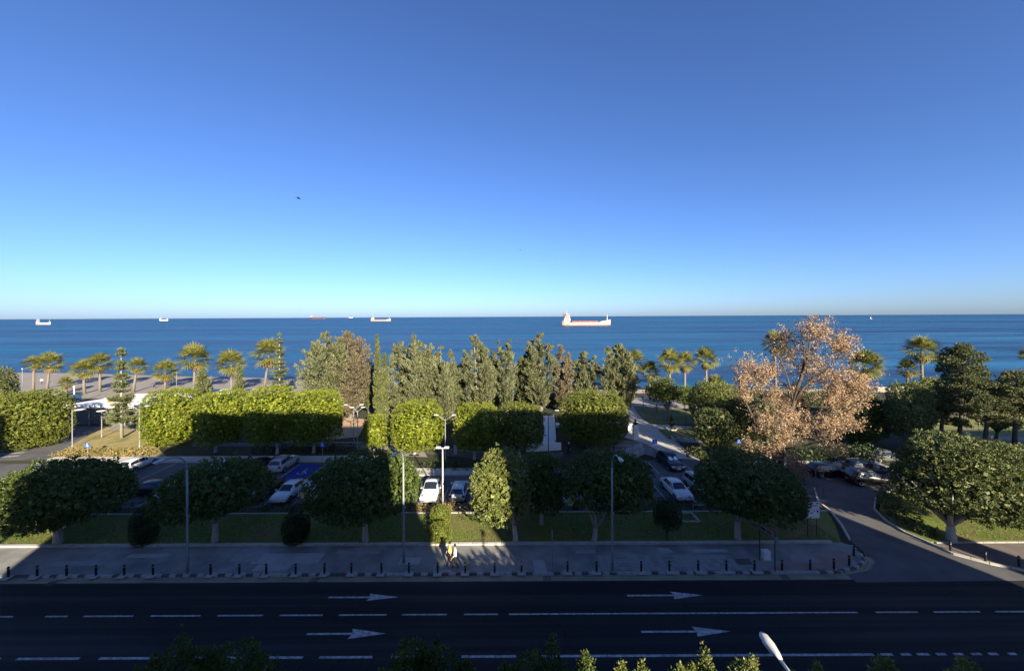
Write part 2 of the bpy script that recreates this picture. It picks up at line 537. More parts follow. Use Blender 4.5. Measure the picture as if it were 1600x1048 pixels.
# kerb stones, painted white and dark in turn
kerb = sheet('kerb_bed', [(-150, YK - .02), (24, YK - .02), (24, YK + .2), (-150, YK + .2)], .02, M_kerb)
kw = MB().box((0, 0, 0), (.50, .19, .17), taper=.96).mesh('kerb_stone', M_kw)
kb = MB().box((0, 0, 0), (.50, .19, .17), taper=.96).mesh('kerb_stone', M_kb)
kd = MB().box((0, 0, 0), (.50, .19, .17), taper=.96).mesh('kerb_stone', M_kerb)
for i in range(156):
    xx = -56.0 + i * .515
    if xx > 23.9: break
    w = i % 2 == 0 and random.random() < (.75 if xx < -25 else .97)
    link('kerb_stone', kw if w else (kb if random.random() < .75 else kd), kerb, (xx, YK + .1, .055), (0, 0, random.uniform(-.01, .01)))
cp = [Vector((24.1, YK + .1))] + [Vector(p) for p in corner]
acc = 0
for a, b in zip(cp, cp[1:]):
    d = b - a
    nseg = max(1, round(d.length / .5))
    for k in range(nseg):
        c = a + d * ((k + .5) / nseg)
        link('kerb_stone', kw if acc % 2 == 0 else kb, kerb, (c.x, c.y, .055), (0, 0, math.atan2(d.y, d.x)))
        acc += 1

# drain grates in the gutter
gm = MB()
for k in range(6): gm.box((-.25 + k * .1, 0, 0), (.05, .34, .02))
gm.box((0, -.19, 0), (.62, .05, .02)); gm.box((0, .19, 0), (.62, .05, .02))
gm = gm.mesh('drain_grate', M_kb)
for px, py in ((491, 906), (855, 903), (1226, 901), (80, 911)):
    c = gp(px, py); link('drain_grate', gm, gutter, (c.x, c.y, .004))
# low wall between the pavement and the front lawn
lw = sheet('lawn_kerb', [(-150, 31.78), (27.4, 31.78), (27.4, 31.98), (-150, 31.98)], .10, M_pave)
ls = MB().box((0, 0, 0), (1.18, .26, .30), taper=.98).mesh('kerb_stone', M_kerb)
for i in range(72):
    xx = -57.5 + i * 1.19
    if xx > 26.9: break
    link('kerb_stone', ls, lw, (xx, 31.88, .12 + random.uniform(-.008, .008)))

# front lawn, planting strip behind it
lawn = slab('front_lawn', [(-150, 32.0), (27.3, 32.0), (29.0, 34.6), (30.2, 36.9), (-150, 36.9)], -.02, .16, M_grass)
bed = slab('planting_bed', [(-150, 37.0), (30.2, 37.0), (30.6, 38.3), (-150, 38.3)], -.02, .14, mat('bed_soil', (.06, .045, .028), (.13, .09, .05), 2.5, .95, .7, 12))
bk = slab('bed_edging', [(-150, 36.86), (30.2, 36.86), (30.2, 37.02), (-150, 37.02)], 0, .24, M_kerb)

# side road, its kerbs, and the lawn on the right
side_l = [(24.4, 28.1), (26.6, 28.6), (27.9, 29.6), (28.2, 31.2), (28.4, 32.4), (29.6, 34.6), (30.6, 36.9), (31.0, 39.0), (33.0, 42.0), (33.0, 47.1)]
side_r = [(47.0, 47.1), (46.0, 42.6), (41.2, 41.6), (37.4, 39.6), (35.2, 37.4), (34.3, 35.2), (34.1, 33.4), (34.5, 31.9), (34.8, 30.4), (36.2, 29.2), (38.0, 28.2)]
sroad = sheet('side_road', [(24.4, 27.3)] + side_l + side_r + [(38.5, 27.4)], .008, M_old)
def kerb_line(name, pts, m, w=.16, h=.16, step=.95):
    base = sheet(name, [(pts[0][0], pts[0][1]), (pts[0][0] + .02, pts[0][1]), (pts[0][0] + .02, pts[0][1] + .02)], .012, M_kerb)
    me = MB().box((0, 0, 0), (step * .985, w, h + .06), taper=.97).mesh('kerb_stone', m)
    for a, b in zip(pts, pts[1:]):
        a, b = Vector(a[:2]), Vector(b[:2]); d = b - a
        n = max(1, round(d.length / step))
        for k in range(n):
            c = a + d * ((k + .5) / n)
            o = link('kerb_stone', me, base, (c.x, c.y, h / 2 - .02), (0, 0, math.atan2(d.y, d.x)), (d.length / n / step, 1, 1))
    return base
kerb_line('side_kerb_left', side_l[4:9], M_pale)
kerb_line('side_kerb_right', side_r[2:], M_kerb)
slab('right_pavement', [(36.4, 29.35), (38.2, 28.35), (60, 28.3), (150, 28.3), (150, 31.7), (34.8, 31.7), (35.0, 30.5)], -.02, .12, mat('right_pavement_concrete', (.12, .10, .095), (.17, .145, .135), 1.2, .85, .3, 25))
slab('right_lawn', [(34.7, 31.9), (150, 31.9), (150, 42), (46.3, 42.2), (41.4, 41.3), (37.7, 39.3), (35.5, 37.2), (34.6, 35.1), (34.3, 33.4)], -.02, .15, M_grass)
kerb_line('right_lawn_kerb', [(35.0, 31.8), (62, 31.8)], M_kerb)
kerb_line('right_street_kerb', [(38.2, 28.25), (62, 28.2)], M_kerb)

# car park
lot = sheet('parking_lot', [(-150, 38.3), (30.8, 38.3), (33.1, 42.0), (33.1, 47.2), (22.5, 51.2), (14.5, 50.0), (9.5, 45.9), (-14.5, 45.9), (-18, 50.4), (-150, 50.4)], .014, M_old)
for x in (-24.3, -27.6):
    sheet('bay_line', [(x - .05, 45.4), (x + .05, 45.4), (x + .05, 49.9), (x - .05, 49.9)], .022, M_line, parent=lot)
for x in (-30.4, -33.2, -36.0, -44, -47, -50, -21.6):
    sheet('bay_line', [(x - .05, 45.6), (x + .05, 45.6), (x + .05, 50.2), (x - .05, 50.2)], .018, M_line, parent=lot)
for x in (-40.8, -38, -35, -32, -28.3, -25.3, -22.4, -19.4, -16.4, -10, -7.2, -4.4, -1.4, 1.6, 4.4, 12.8, 15.8, 18.6, 21.4, 24.2):
    sheet('bay_line', [(x - .05, 38.5), (x + .05, 38.5), (x + .05, 43.0), (x - .05, 43.0)], .018, M_line, parent=lot)
for x in (15.2, 17.6, 22.0):
    sheet('bay_line', [(x - .05, 46.2), (x + .05, 46.2), (x + .05, 49.8), (x - .05, 49.8)], .018, M_line, parent=lot)
sheet('blue_bay', [(-27.55, 45.4), (-24.35, 45.4), (-24.35, 49.8), (-27.55, 49.8)], .018, M_blue, parent=lot)
yb = sheet('yellow_box', [gp(884, 790), gp(903, 790), gp(899, 772), gp(881, 772)], .018, mat('yellow_ground', (.24, .21, .07), (.32, .28, .10), 2, .8), parent=lot)
sheet('bay_line', [gp(881, 792), gp(886, 792), gp(880, 770), gp(877, 770)], .022, M_line, parent=lot)
# wheelchair mark painted on the blue bay
wc = MB()
cx, cy = -25.95, 47.3
ring = []
for k in range(15):
    a0, a1 = R(-200 + k * 17), R(-200 + (k + 1) * 17)
    wc.add([(cx + r * math.cos(a), cy - .25 + r * math.sin(a) * 1.15, 0) for r, a in ((.36, a0), (.46, a0), (.46, a1), (.36, a1))], [(0, 1, 2, 3)])
def bar(a, b, w):
    a, b = Vector((*a, 0)), Vector((*b, 0)); d = (b - a).normalized(); n = Vector((-d.y, d.x, 0)) * w / 2
    wc.add([a - n, b - n, b + n, a + n], [(0, 1, 2, 3)])
bar((cx + .05, cy - .05), (cx + .1, cy + .62), .13)
bar((cx + .05, cy - .05), (cx + .5, cy - .05), .13)
bar((cx + .5, cy + .0), (cx + .68, cy - .55), .13)
bar((cx + .08, cy + .3), (cx + .42, cy + .3), .1)
wc.add([(cx + .12 + .14 * math.cos(R(k * 36)), cy + .85 + .16 * math.sin(R(k * 36)), 0) for k in range(10)], [tuple(range(10))])
o = wc.build('wheelchair_symbol', M_line, lot); o.location.z = .024

# pale pavement behind the car park, made of wide slabs
rp = sheet('rear_pavement', [(-63, 50.45), (-18.2, 50.45), (-18.2, 52.5), (-63, 52.5)], .05, M_kerb)
ps = MB().box((0, 0, 0), (2.28, 2.05, .2), taper=.995).mesh('paving_slab', M_pale)
for i in range(19):
    link('paving_slab', ps, rp, (-61.5 + i * 2.3, 51.5, .05 + random.uniform(-.006, .006)))
for i in range(11):
    link('paving_slab', ps, rp, (-13.2 + i * 2.3, 46.95, .05 + random.uniform(-.006, .006)))
for i in range(7):
    link('paving_slab', ps, rp, (31.4 + i * 2.3, 48.25, .25 + random.uniform(-.006, .006)))
wall = thing('low_white_wall', 'low white wall bending around the right end of the car park', 'wall', (0, 0, 0))
MB().prism([gp(1357, 712), gp(1360, 712), gp(1376, 735), gp(1372, 735)], 0, .45).build('wall_run', M_white, wall)
MB().prism([gp(1357, 709), gp(1392, 709), gp(1392, 712), gp(1357, 712)], 0, .45).build('wall_run', M_white, wall)

# park behind: lawns, paths, promenade, beach
sheet('left_park_road', [gp(-40, 720), gp(90, 718), gp(130, 690), gp(205, 668), gp(120, 664), gp(-40, 690)], -.006, M_old)
for a, b in (((0, 704), (45, 702)), ((0, 709), (38, 706.5)), ((0, 714), (30, 711.5))):
    p, q = gp(*a), gp(*b)
    sheet('crossing_stripe', [(p.x, p.y - .2), (q.x, q.y - .2), (q.x, q.y + .2), (p.x, p.y + .2)], .0, M_line)
dry = sheet('dry_lawn', [gp(85, 714), gp(262, 714), gp(235, 690), gp(222, 667), gp(165, 667), gp(120, 690)], .004, M_dry)
sheet('sandy_strip', [gp(168, 672), gp(225, 672), gp(225, 660), gp(180, 660)], .012, M_sand)
sheet('sandy_clearing', [gp(505, 688), gp(560, 682), gp(575, 655), gp(535, 652)], .004, mat('orange_sand', (.36, .25, .15), (.46, .33, .21), .8, .95, .5, 10))
sheet('sandy_clearing', [gp(560, 702), gp(608, 702), gp(604, 693), gp(570, 691)], .008, M_sand)
sheet('sandy_clearing', [gp(628, 712), gp(668, 714), gp(662, 704), gp(630, 702)], .008, M_sand)
sheet('park_path', [gp(300, 697), gp(560, 698), gp(800, 722), gp(880, 713), gp(880, 705), gp(800, 712), gp(640, 698), gp(560, 692), gp(300, 691)], .006, M_old)
kerb_line('path_kerb', [gp(400, 692.5), gp(560, 691.5), gp(640, 697), gp(800, 711)], M_kerb, .12, .12, 1.5)
sheet('red_plaza', [gp(905, 712), gp(985, 715), gp(1040, 702), gp(1010, 689), gp(960, 687), gp(930, 690)], .006, M_brick)
for a, b in (((930, 706), (975, 702)), ((950, 697), (990, 695)), ((973, 700), (985, 711)), ((986, 700), (997, 711))):
    p, q = gp(*a), gp(*b)
    d = (q - p).normalized(); n = Vector((-d.y, d.x, 0)) * .09
    sheet('plaza_line', [p - n, q - n, q + n, p + n], .014, M_pale)
main_path = sheet('main_path', [gp(971, 629), gp(984, 628), gp(999, 649), gp(1015, 662), gp(1084, 666), gp(1084, 670), gp(1028, 670), gp(1041, 684), gp(1057, 691), gp(1076, 709), gp(1095, 719), gp(1112, 732),
                   gp(1076, 733), gp(1046, 712), gp(1030, 704), gp(1006, 692), gp(985, 686), gp(965, 680), gp(985, 674), gp(978, 655)], .012, M_pale)
kerb_line('path_edging', [gp(1026, 670), gp(1041, 684), gp(1057, 691), gp(1076, 709)], M_kerb, .12, .1, 1.2)
sheet('sandy_path', [gp(1056, 690), gp(1110, 693), gp(1108, 686), gp(1058, 682)], .016, M_sand)
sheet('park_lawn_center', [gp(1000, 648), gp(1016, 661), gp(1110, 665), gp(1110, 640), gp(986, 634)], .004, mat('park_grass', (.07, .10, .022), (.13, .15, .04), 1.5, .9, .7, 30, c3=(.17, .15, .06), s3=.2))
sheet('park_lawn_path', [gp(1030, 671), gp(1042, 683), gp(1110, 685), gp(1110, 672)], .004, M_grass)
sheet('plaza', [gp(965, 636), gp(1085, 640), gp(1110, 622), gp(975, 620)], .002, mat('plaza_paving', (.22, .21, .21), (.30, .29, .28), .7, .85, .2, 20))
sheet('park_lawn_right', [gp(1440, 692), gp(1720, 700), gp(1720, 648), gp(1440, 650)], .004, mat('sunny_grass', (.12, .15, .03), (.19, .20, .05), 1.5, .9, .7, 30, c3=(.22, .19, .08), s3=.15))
sheet('right_park_path', [gp(1505, 684), gp(1720, 694), gp(1720, 687), gp(1520, 680)], .010, M_sand)
sheet('promenade', [gp(900, 614.5), gp(1720, 612), gp(1720, 606), gp(900, 609)], .006, mat('promenade_paving', (.33, .29, .24), (.43, .38, .32), .4, .85, .2, 20))
sheet('beach', [(-300, 149), (-150, 134), (-105, 125.2), (-75, 121.2), (-60, 116.2), (-45, 110.2), (-42, 100), (-62, 92), (-300, 90)], .006, M_sand)
sheet('paved_quay', [gp(380, 609), gp(900, 615), gp(900, 609), gp(420, 602)], .002, mat('quay_paving', (.24, .22, .20), (.32, .30, .27), .5, .85, .2, 20))
# pale ramp going down between the clipped trees, with its white parapet
ramp = thing('white_ramp', 'pale concrete ramp with white parapet between the clipped trees', 'ramp', gp(858, 700))
b0 = gp(858, 700)
MB().prism([gp(848, 693) - b0, gp(869, 692) - b0, gp(866, 650) - b0, gp(849, 650) - b0], .02, .10).build('ramp_floor', M_white, ramp)
MB().prism([gp(822, 706) - b0, gp(877, 703) - b0, gp(877, 701) - b0, gp(822, 704) - b0], 0, .95).build('parapet', M_white, ramp)
MB().prism([gp(866.5, 692) - b0, gp(869, 692) - b0, gp(866, 652) - b0, gp(864.5, 652) - b0], 0, .6).build('side_wall', M_white, ramp)
MB().prism([gp(868, 668) - b0, gp(880, 669) - b0, gp(880, 667) - b0, gp(868, 666) - b0], 0, .7).build('side_wall', M_white, ramp)

# grass blades on the front and right lawn: uncountable, one object each
def blades(name, poly_x, poly_y, n, z, seed, label):
    rng = np.random.default_rng(seed)
    P = np.stack([rng.uniform(*poly_x, n), rng.uniform(*poly_y, n), np.full(n, z)], 1)
    D = np.stack([rng.normal(0, .45, n), rng.normal(0, .45, n), np.ones(n)], 1)
    N = unit(rng, n)
    L = rng.uniform(.05, .14, n)
    P[:, 2] += L * .35
    me = leaves(name, P, N, D, L, rng.uniform(.02, .045, n), leafmat('grass_blade', (.085, .135, .020), (.190, .235, .048), (.27, .23, .09), .35, .3))
    o = link(name, me); o['kind'] = 'stuff'; o['label'] = label; o['category'] = 'grass'
blades('lawn_grass', (-50, 27.2), (32.05, 36.8), 70000, .16, 3, 'short mown grass of the front lawn by the pavement')
blades('right_lawn_grass', (38.2, 62), (32.0, 40.5), 22000, .15, 4, 'short grass of the right lawn under the spreading tree')
# ------------------------------------------------------------------ the apartment blocks behind the viewer that shade the street
M_bl = [mat('facade_beige', (.34, .31, .27), (.40, .37, .32), .5, .85, .1, 12), mat('facade_grey', (.28, .28, .28), (.34, .34, .33), .5, .85, .1, 12)]
M_glass = mat('window_glass', (.03, .035, .04), rough=.08, spec=.6)
M_slabc = mat('balcony_concrete', (.42, .41, .39), (.48, .47, .45), .8, .8)
def block(x0, x1, y0, y1, h, mi, label):
    t = thing('apartment_block', label, 'building', ((x0 + x1) / 2, y1, 0))
    w, d = x1 - x0, y1 - y0
    MB().box((0, -d / 2, h / 2 - .2), (w, d, h - .4)).build('wall', M_bl[mi], t)
    MB().box((0, -d / 2, h - .2), (w + .3, d + .1, .4)).build('roof_slab', M_slabc, t)
    n = max(1, int(w // 4.2))
    fl = int(h // 3.3)
    wme = MB().box((0, 0, 0), (1.9, .06, 1.9)).mesh('window', M_glass)
    for f in range(fl):
        z = .9 + f * 3.3
        if w > 6:
            MB().box((0, .45, z - .75 + 3.3 * 0), (w * .9, .9, .16)).build('balcony', M_slabc, t)
        for k in range(n):
            link('window', wme, t, (-w / 2 + (k + .5) * w / n, .032, z + .6))
    return t
K, S0 = .46, 1.6 * .46
DEP = 11.0
F0 = -1.6
def shadow_block(a, b, h, mi, label, dep=DEP):
    """a, b: where its shadow's edges cross the camera's plane"""
    x0, x1 = a + S0 + K * 0, b + S0
    block(x0 + 0.0, x1, F0 - dep, F0, h, mi, label)
shadow_block(-150, -46, 28.5, 0, 'beige apartment block behind the viewer, far left along the street', 10)
shadow_block(-39, -28.2, 20.0, 1, 'low grey apartment block behind the viewer, left of the own block', 10)
shadow_block(4.9, 7.9, 17.5, 0, 'mid-height beige annex of the block the view is taken from', 8)
shadow_block(-19.7, 4.6, 28.2, 0, 'beige apartment block the view is taken from', 11)
shadow_block(18.8, 47.8, 28.2, 1, 'grey apartment block behind the viewer, right of the own block', 11)
shadow_block(50.9, 53.0, 17.0, 0, 'narrow stair tower behind the viewer beside the open plot', 2)
shadow_block(8.2, 18.5, 12.9, 0, 'low beige house behind the viewer between the two tall blocks', 9)
shadow_block(-27.9, -20.0, 11.4, 1, 'low grey house behind the viewer left of the own block', 9)
shadow_block(77, 84, 31.0, 0, 'slim beige block behind the viewer, right of the open plot', 11)
shadow_block(84.4, 170, 26.6, 1, 'grey apartment block behind the viewer, far right along the street', 11)

# ------------------------------------------------------------------ vegetation
M_bark = mat('pale_bark', (.20, .18, .15), (.34, .32, .28), 5, .9, .8, 18)
M_bark_p = mat('palm_bark', (.13, .11, .09), (.22, .19, .16), 6, .9, .8, 18)
M_bark_d = mat('dark_bark', (.055, .045, .035), (.11, .09, .07), 5, .9, .8, 18)
M_bark_g = mat('whitewashed_bark', (.30, .29, .27), (.46, .45, .42), 4, .9, .6, 18)
L_front = leafmat('ficus_leaf_dark', (.042, .070, .016), (.108, .150, .036), (.165, .210, .058), .22)
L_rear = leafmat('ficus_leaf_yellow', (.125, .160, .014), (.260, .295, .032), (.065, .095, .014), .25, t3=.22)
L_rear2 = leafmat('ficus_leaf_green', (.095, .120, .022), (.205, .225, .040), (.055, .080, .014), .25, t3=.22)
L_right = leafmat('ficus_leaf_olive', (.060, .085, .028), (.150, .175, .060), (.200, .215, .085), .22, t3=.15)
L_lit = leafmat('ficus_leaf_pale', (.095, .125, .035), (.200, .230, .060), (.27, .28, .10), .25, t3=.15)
L_cas = leafmat('casuarina_needle', (.092, .105, .048), (.195, .205, .105), (.050, .062, .028), .15, .5, .7, t3=.2)
L_cas_b = leafmat('casuarina_needle_brown', (.105, .090, .055), (.190, .160, .100), (.06, .056, .032), .15, .5, .7, t3=.2)
L_cyp = leafmat('cypress_leaf', (.060, .078, .026), (.140, .150, .052), (.035, .048, .016), .12, .6, .7)
L_nor = leafmat('norfolk_pine_needle', (.070, .090, .040), (.155, .170, .070), (.05, .065, .025), .12, .6, .7)
L_pine = leafmat('pine_needle', (.060, .080, .030), (.150, .165, .070), (.035, .05, .018), .12, .6, .7)
L_palm = leafmat('palm_leaf', (.085, .105, .022), (.190, .185, .050), None, .2, .8, .45)
L_palm_dead = leafmat('palm_dead_leaf', (.20, .14, .06), (.33, .24, .11), None, .15, .8, .8)
L_dead = leafmat('withered_leaf', (.185, .120, .068), (.42, .30, .185), (.50, .39, .28), .25, .45, .8, t3=.2)
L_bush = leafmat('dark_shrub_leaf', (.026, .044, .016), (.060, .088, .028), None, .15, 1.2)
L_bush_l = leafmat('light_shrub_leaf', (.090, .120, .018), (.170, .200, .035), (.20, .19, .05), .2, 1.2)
L_hedge = leafmat('hedge_leaf', (.030, .045, .014), (.075, .095, .028), (.11, .10, .035), .2, .8)
L_hedge_dry = leafmat('hedge_leaf_dry', (.17, .14, .05), (.34, .26, .10), (.12, .13, .03), .2, .6)

def shell_crown(name, blobs, material, seed, density=7.5, per=13, leaf=.19, lump=.10, p=2.6, relief=.16, fill=1.0, up=0.25, flat=0.45, cut=True):
    """leaf sprays spread over the outer layer of one or more rounded bodies.
    blobs: (cx,cy,cz,a,b,c[,p]) in the tree's own space"""
    rng = np.random.default_rng(seed)
    Ps, Ns, Ds, Ls, Ws = [], [], [], [], []
    for bi, bl in enumerate(blobs):
        cx, cy, cz, a, b, c = bl[:6]
        pp = bl[6] if len(bl) > 6 else p
        area = 4 * math.pi * (((a * b) ** 1.6 + (a * c) ** 1.6 + (b * c) ** 1.6) / 3) ** (1 / 1.6)
        nc = max(12, int(area * density))
        d = unit(rng, nc)
        cc = np.where(d[:, 2] < 0, c * flat if flat > 0 else c, c)
        # sample evenly over the stretched body, then push onto its rounded surface
        q = d * np.stack([np.full(nc, a), np.full(nc, b), cc], 1)
        q /= np.linalg.norm(q, axis=1, keepdims=True)
        r = (np.abs(q[:, 0] / a) ** pp + np.abs(q[:, 1] / b) ** pp + np.abs(q[:, 2] / cc) ** pp) ** (-1 / pp)
        ph = rng.uniform(0, 6.28, 6)
        fq = rng.uniform(1.6, 4.2, 6)
        lm = sum(np.sin(q[:, k % 3] * fq[k] * 2 + ph[k] + q[:, (k + 1) % 3] * fq[k] * 1.3) for k in range(6)) / 6
        r = r * (1 + lump * lm) - np.abs(rng.normal(0, relief, nc))
        r = r + np.where(rng.uniform(0, 1, nc) < .07, rng.uniform(.3, 1.0, nc) * (leaf * 1.6 + relief), 0)
        r = np.maximum(r, .05)
        cen = q * r[:, None] + np.array([cx, cy, cz])
        nrm = q / np.stack([np.full(nc, a), np.full(nc, b), cc], 1) ** 1.0
        nrm /= np.linalg.norm(nrm, axis=1, keepdims=True)
        if cut and len(blobs) > 1:
            keep = np.ones(nc, bool)
            for bj, b2 in enumerate(blobs):
                if bj == bi: continue
                e = (cen - np.array(b2[:3])) / np.array(b2[3:6])
                keep &= (e ** 2).sum(1) > .72
            cen, nrm = cen[keep], nrm[keep]
            nc = len(cen)
            if nc == 0: continue
        C = np.repeat(cen, per, 0); Nn = np.repeat(nrm, per, 0)
        m = len(C)
        D = Nn * .8 + unit(rng, m) * .75 + np.array([0, 0, up])
        D /= np.linalg.norm(D, axis=1, keepdims=True)
        L = rng.uniform(.7, 1.25, m) * leaf
        P = C + unit(rng, m) * rng.uniform(0, 1.1, (m, 1)) * leaf + D * L[:, None] * .6
        N = Nn * .65 + unit(rng, m) + np.array([0, 0, .35])
        Ps.append(P); Ns.append(N); Ds.append(D); Ls.append(L); Ws.append(L * rng.uniform(.42, .62, m))
        # big inner leaves that close the crown
        k = int(area * 14 * fill)
        if k:
            d = unit(rng, k) * np.array([a, b, c])
            d[:, 2] = np.where(d[:, 2] < 0, d[:, 2] * (flat if flat > 0 else 1), d[:, 2])
            q2 = d / np.linalg.norm(d, axis=1, keepdims=True)
            c2 = np.where(q2[:, 2] < 0, c * (flat if flat > 0 else 1), c)
            r2 = (np.abs(q2[:, 0] / a) ** pp + np.abs(q2[:, 1] / b) ** pp + np.abs(q2[:, 2] / c2) ** pp) ** (-1 / pp)
            P2 = q2 * (r2 * rng.uniform(.55, .93, k) - relief * .8)[:, None] + np.array([cx, cy, cz])
            L2 = rng.uniform(.8, 1.4, k) * min(.34, .15 * min(a, b, c) + .12) * (.5 if leaf < .09 else 1)
            Ps.append(P2); Ns.append(d + unit(rng, k) * .5); Ds.append(unit(rng, k)); Ls.append(L2); Ws.append(L2 * .8)
    P = np.concatenate(Ps); N = np.concatenate(Ns); D = np.concatenate(Ds); L = np.concatenate(Ls); Wd = np.concatenate(Ws)
    N = N - D * (N * D).sum(1, keepdims=True)
    return leaves(name, P, N, D, L, Wd, material)

def trunk_tubes(H, r0, limbs, seed, lean=0.0, fork=0.55, spread=1.6, topz=None, wob=.12):
    """tapered trunk that forks into limbs"""
    rnd = random.Random(seed)
    mb = MB()
    fz = H * fork
    pts, rad = [], []
    lx, ly = rnd.uniform(-1, 1) * lean, rnd.uniform(-1, 1) * lean
    for k in range(6):
        t = k / 5
        pts.append((lx * t + rnd.uniform(-wob, wob) * t * .4, ly * t + rnd.uniform(-wob, wob) * t * .4, fz * t - .05))
        rad.append(r0 * (1.25 if k == 0 else 1 - .3 * t))
    mb.tube(pts, rad, 9)
    top = Vector(pts[-1])
    for i in range(limbs):
        a = 2 * math.pi * (i + rnd.uniform(-.3, .3)) / limbs
        e = Vector((math.cos(a) * spread * rnd.uniform(.6, 1.1), math.sin(a) * spread * rnd.uniform(.6, 1.1), (topz or H) - top.z - rnd.uniform(0, .3) * H * .3))
        p = [top + Vector((0, 0, -.15)), top + e * .35 + Vector((rnd.uniform(-.1, .1), rnd.uniform(-.1, .1), -.05 * e.length)), top + e * .7, top + e]
        mb.tube(p, [r0 * .55, r0 * .42, r0 * .26, r0 * .1], 7)
    return mb

def ficus(name, label, base, box, material, seed, bark=M_bark, depth=None, group=None, p=2.6, trunk_r=.22, cat='tree', extra=(), density=7.5, leaf=.19, per=13, lump=.10, flat=.45, limbs=5, fork=.45, spread=None, dy=0.0, Y=None, zlow=None, relief=.16, fill=1.0):
    """base: photo pixel of the foot; box: crown edges (left, right, top, bottom) in photo pixels"""
    g0 = gp(*base)
    Yc = (Y or g0.y) + dy
    pxm, pym = (box[0] + box[1]) / 2, (box[2] + box[3]) / 2
    xm, zm = wx(pxm, pym, Yc)
    phi = math.atan2(xm, Yc)                       # the crown's depth runs along the line of sight
    cph = math.cos(phi)
    Rr = Yc / cph
    a = (box[1] - box[0]) / 2 * Yc * cph / F
    s2 = (box[3] - box[2]) * Yc / F
    tq = (CH - zm) / Rr
    b = depth or a * .9
    qq = p / (p - 1)
    b = min(b, .36 * s2 / tq)
    lo, hi = .05, s2
    for _ in range(40):
        c = (lo + hi) / 2
        up_ = (c ** qq + (b * tq) ** qq) ** (1 / qq)
        dn_ = ((c * flat) ** qq + (b * tq) ** qq) ** (1 / qq)
        if up_ + dn_ > s2: hi = c
        else: lo = c
    _, zbot = wx(pxm, box[3], Yc)
    cz = zbot + dn_
    if cz - c * flat < .05: cz = c * flat + .05
    t = thing(name, label, cat, g0, 0, group)
    xc, _ = wx(pxm, box[3], Yc)
    cx, cy, zb = xc - g0.x, Yc - g0.y, cz - c * flat
    bl = [(0, 0, cz, a, b, c, p)] + [(e[0] * a, e[1] * b, cz + e[2] * c, e[3] * a, e[3] * b, e[4] * c, 2.2) for e in extra]
    me = shell_crown('crown', bl, material, seed, density, per, leaf, lump, p, relief, fill, flat=flat)
    link('crown', me, t, (cx, cy, 0), (0, 0, -phi))
    tr = trunk_tubes(max(zb, .6) + c * .5, trunk_r, limbs, seed, .15, fork if zb > .6 else .5, spread or a * .55, zb + c * .7)
    tr.build('trunk', bark, t, True)
    return t

# front row on the lawn
FR = dict(p=2.3, flat=.55, density=8.5, leaf=.16, per=14, lump=.19, relief=.24)
ficus('spreading_tree', 'broad dark spreading tree at the left edge of the front lawn', (90, 851), (-30, 222, 716, 822), L_front, 11, M_bark_g, 4.4, 'trees on the front lawn', extra=[(-.5, -.1, .1, .55, .8), (.45, .1, .05, .55, .75), (0, 0, .25, .6, .8)], trunk_r=.34, **FR)
ficus('spreading_tree', 'dark round-topped tree behind the tall left lamp post on the front lawn', (336, 848), (246, 425, 716, 806), L_front, 12, M_bark_g, 3.9, 'trees on the front lawn', extra=[(-.4, -.1, .1, .6, .85), (.4, .1, .1, .6, .8)], trunk_r=.27, **FR)
ficus('spreading_tree', 'dark rounded tree left of the straight middle lamp post on the front lawn', (571, 848), (482, 657, 703, 812), L_front, 13, M_bark_g, 3.9, 'trees on the front lawn', extra=[(-.35, -.1, .1, .65, .85), (.35, .05, .12, .62, .85)], trunk_r=.28, **FR)
ficus('spreading_tree', 'upright sunlit pale green tree on the front lawn right of the people', (806, 848), (737, 830, 702, 816), L_lit, 14, M_bark_g, 2.4, 'trees on the front lawn', p=2.1, flat=.75, density=9, leaf=.16, per=14, lump=.2, extra=[(-.3, -.1, .2, .6, .8), (.3, .1, -.2, .65, .7), (.0, -.2, -.45, .5, .5), (.1, 0, .45, .5, .55)], trunk_r=.24, relief=.3)
ficus('spreading_tree', 'dark tree close behind the upright sunlit tree', (846, 822), (802, 887, 704, 800), L_front, 19, M_bark_g, 2.6, 'trees on the front lawn', extra=[(.2, -.1, .1, .65, .85), (-.2, .05, .12, .62, .85)], trunk_r=.2, **FR)
ficus('spreading_tree', 'dark tree with a forked pale trunk behind the right lamp post', (928, 846), (884, 1020, 702, 800), L_front, 15, M_bark_g, 3.1, 'trees on the front lawn', extra=[(-.4, 0, .1, .6, .85), (.35, .1, .1, .65, .85)], trunk_r=.25, limbs=3, fork=.32, **{k: v for k, v in FR.items()})
ficus('spreading_tree', 'wide dark tree overhanging the white notice board at the side road', (1153, 844), (1080, 1255, 706, 810), L_front, 16, M_bark_g, 3.9, 'trees on the front lawn', extra=[(-.4, 0, .1, .6, .85), (.4, -.1, .0, .6, .85)], trunk_r=.28, **FR)
ficus('spreading_tree', 'large sunlit olive green tree spreading low limbs on the right lawn', (1487, 846), (1385, 1630, 680, 806), L_right, 17, M_bark_g, 4.9, 'trees on the front lawn', p=2.3, flat=.5, density=7.5, leaf=.18, per=14, lump=.15, extra=[(-.5, -.1, .05, .5, .8), (.45, .0, .1, .6, .9), (0, -.3, .15, .55, .8), (.7, .2, -.1, .5, .7)], trunk_r=.36, limbs=8, fork=.36, spread=3.6, dy=.6, relief=.24)

ficus('spreading_tree', 'olive tree at the right edge beyond the large spreading tree', (1612, 812), (1530, 1705, 698, 800), L_right, 18, M_bark_g, 4.4, 'trees on the front lawn', p=2.3, flat=.5, density=7, leaf=.18, per=13, lump=.15, extra=[(-.5, -.1, .05, .5, .8), (.3, 0, .2, .6, .8)], trunk_r=.3, relief=.24)

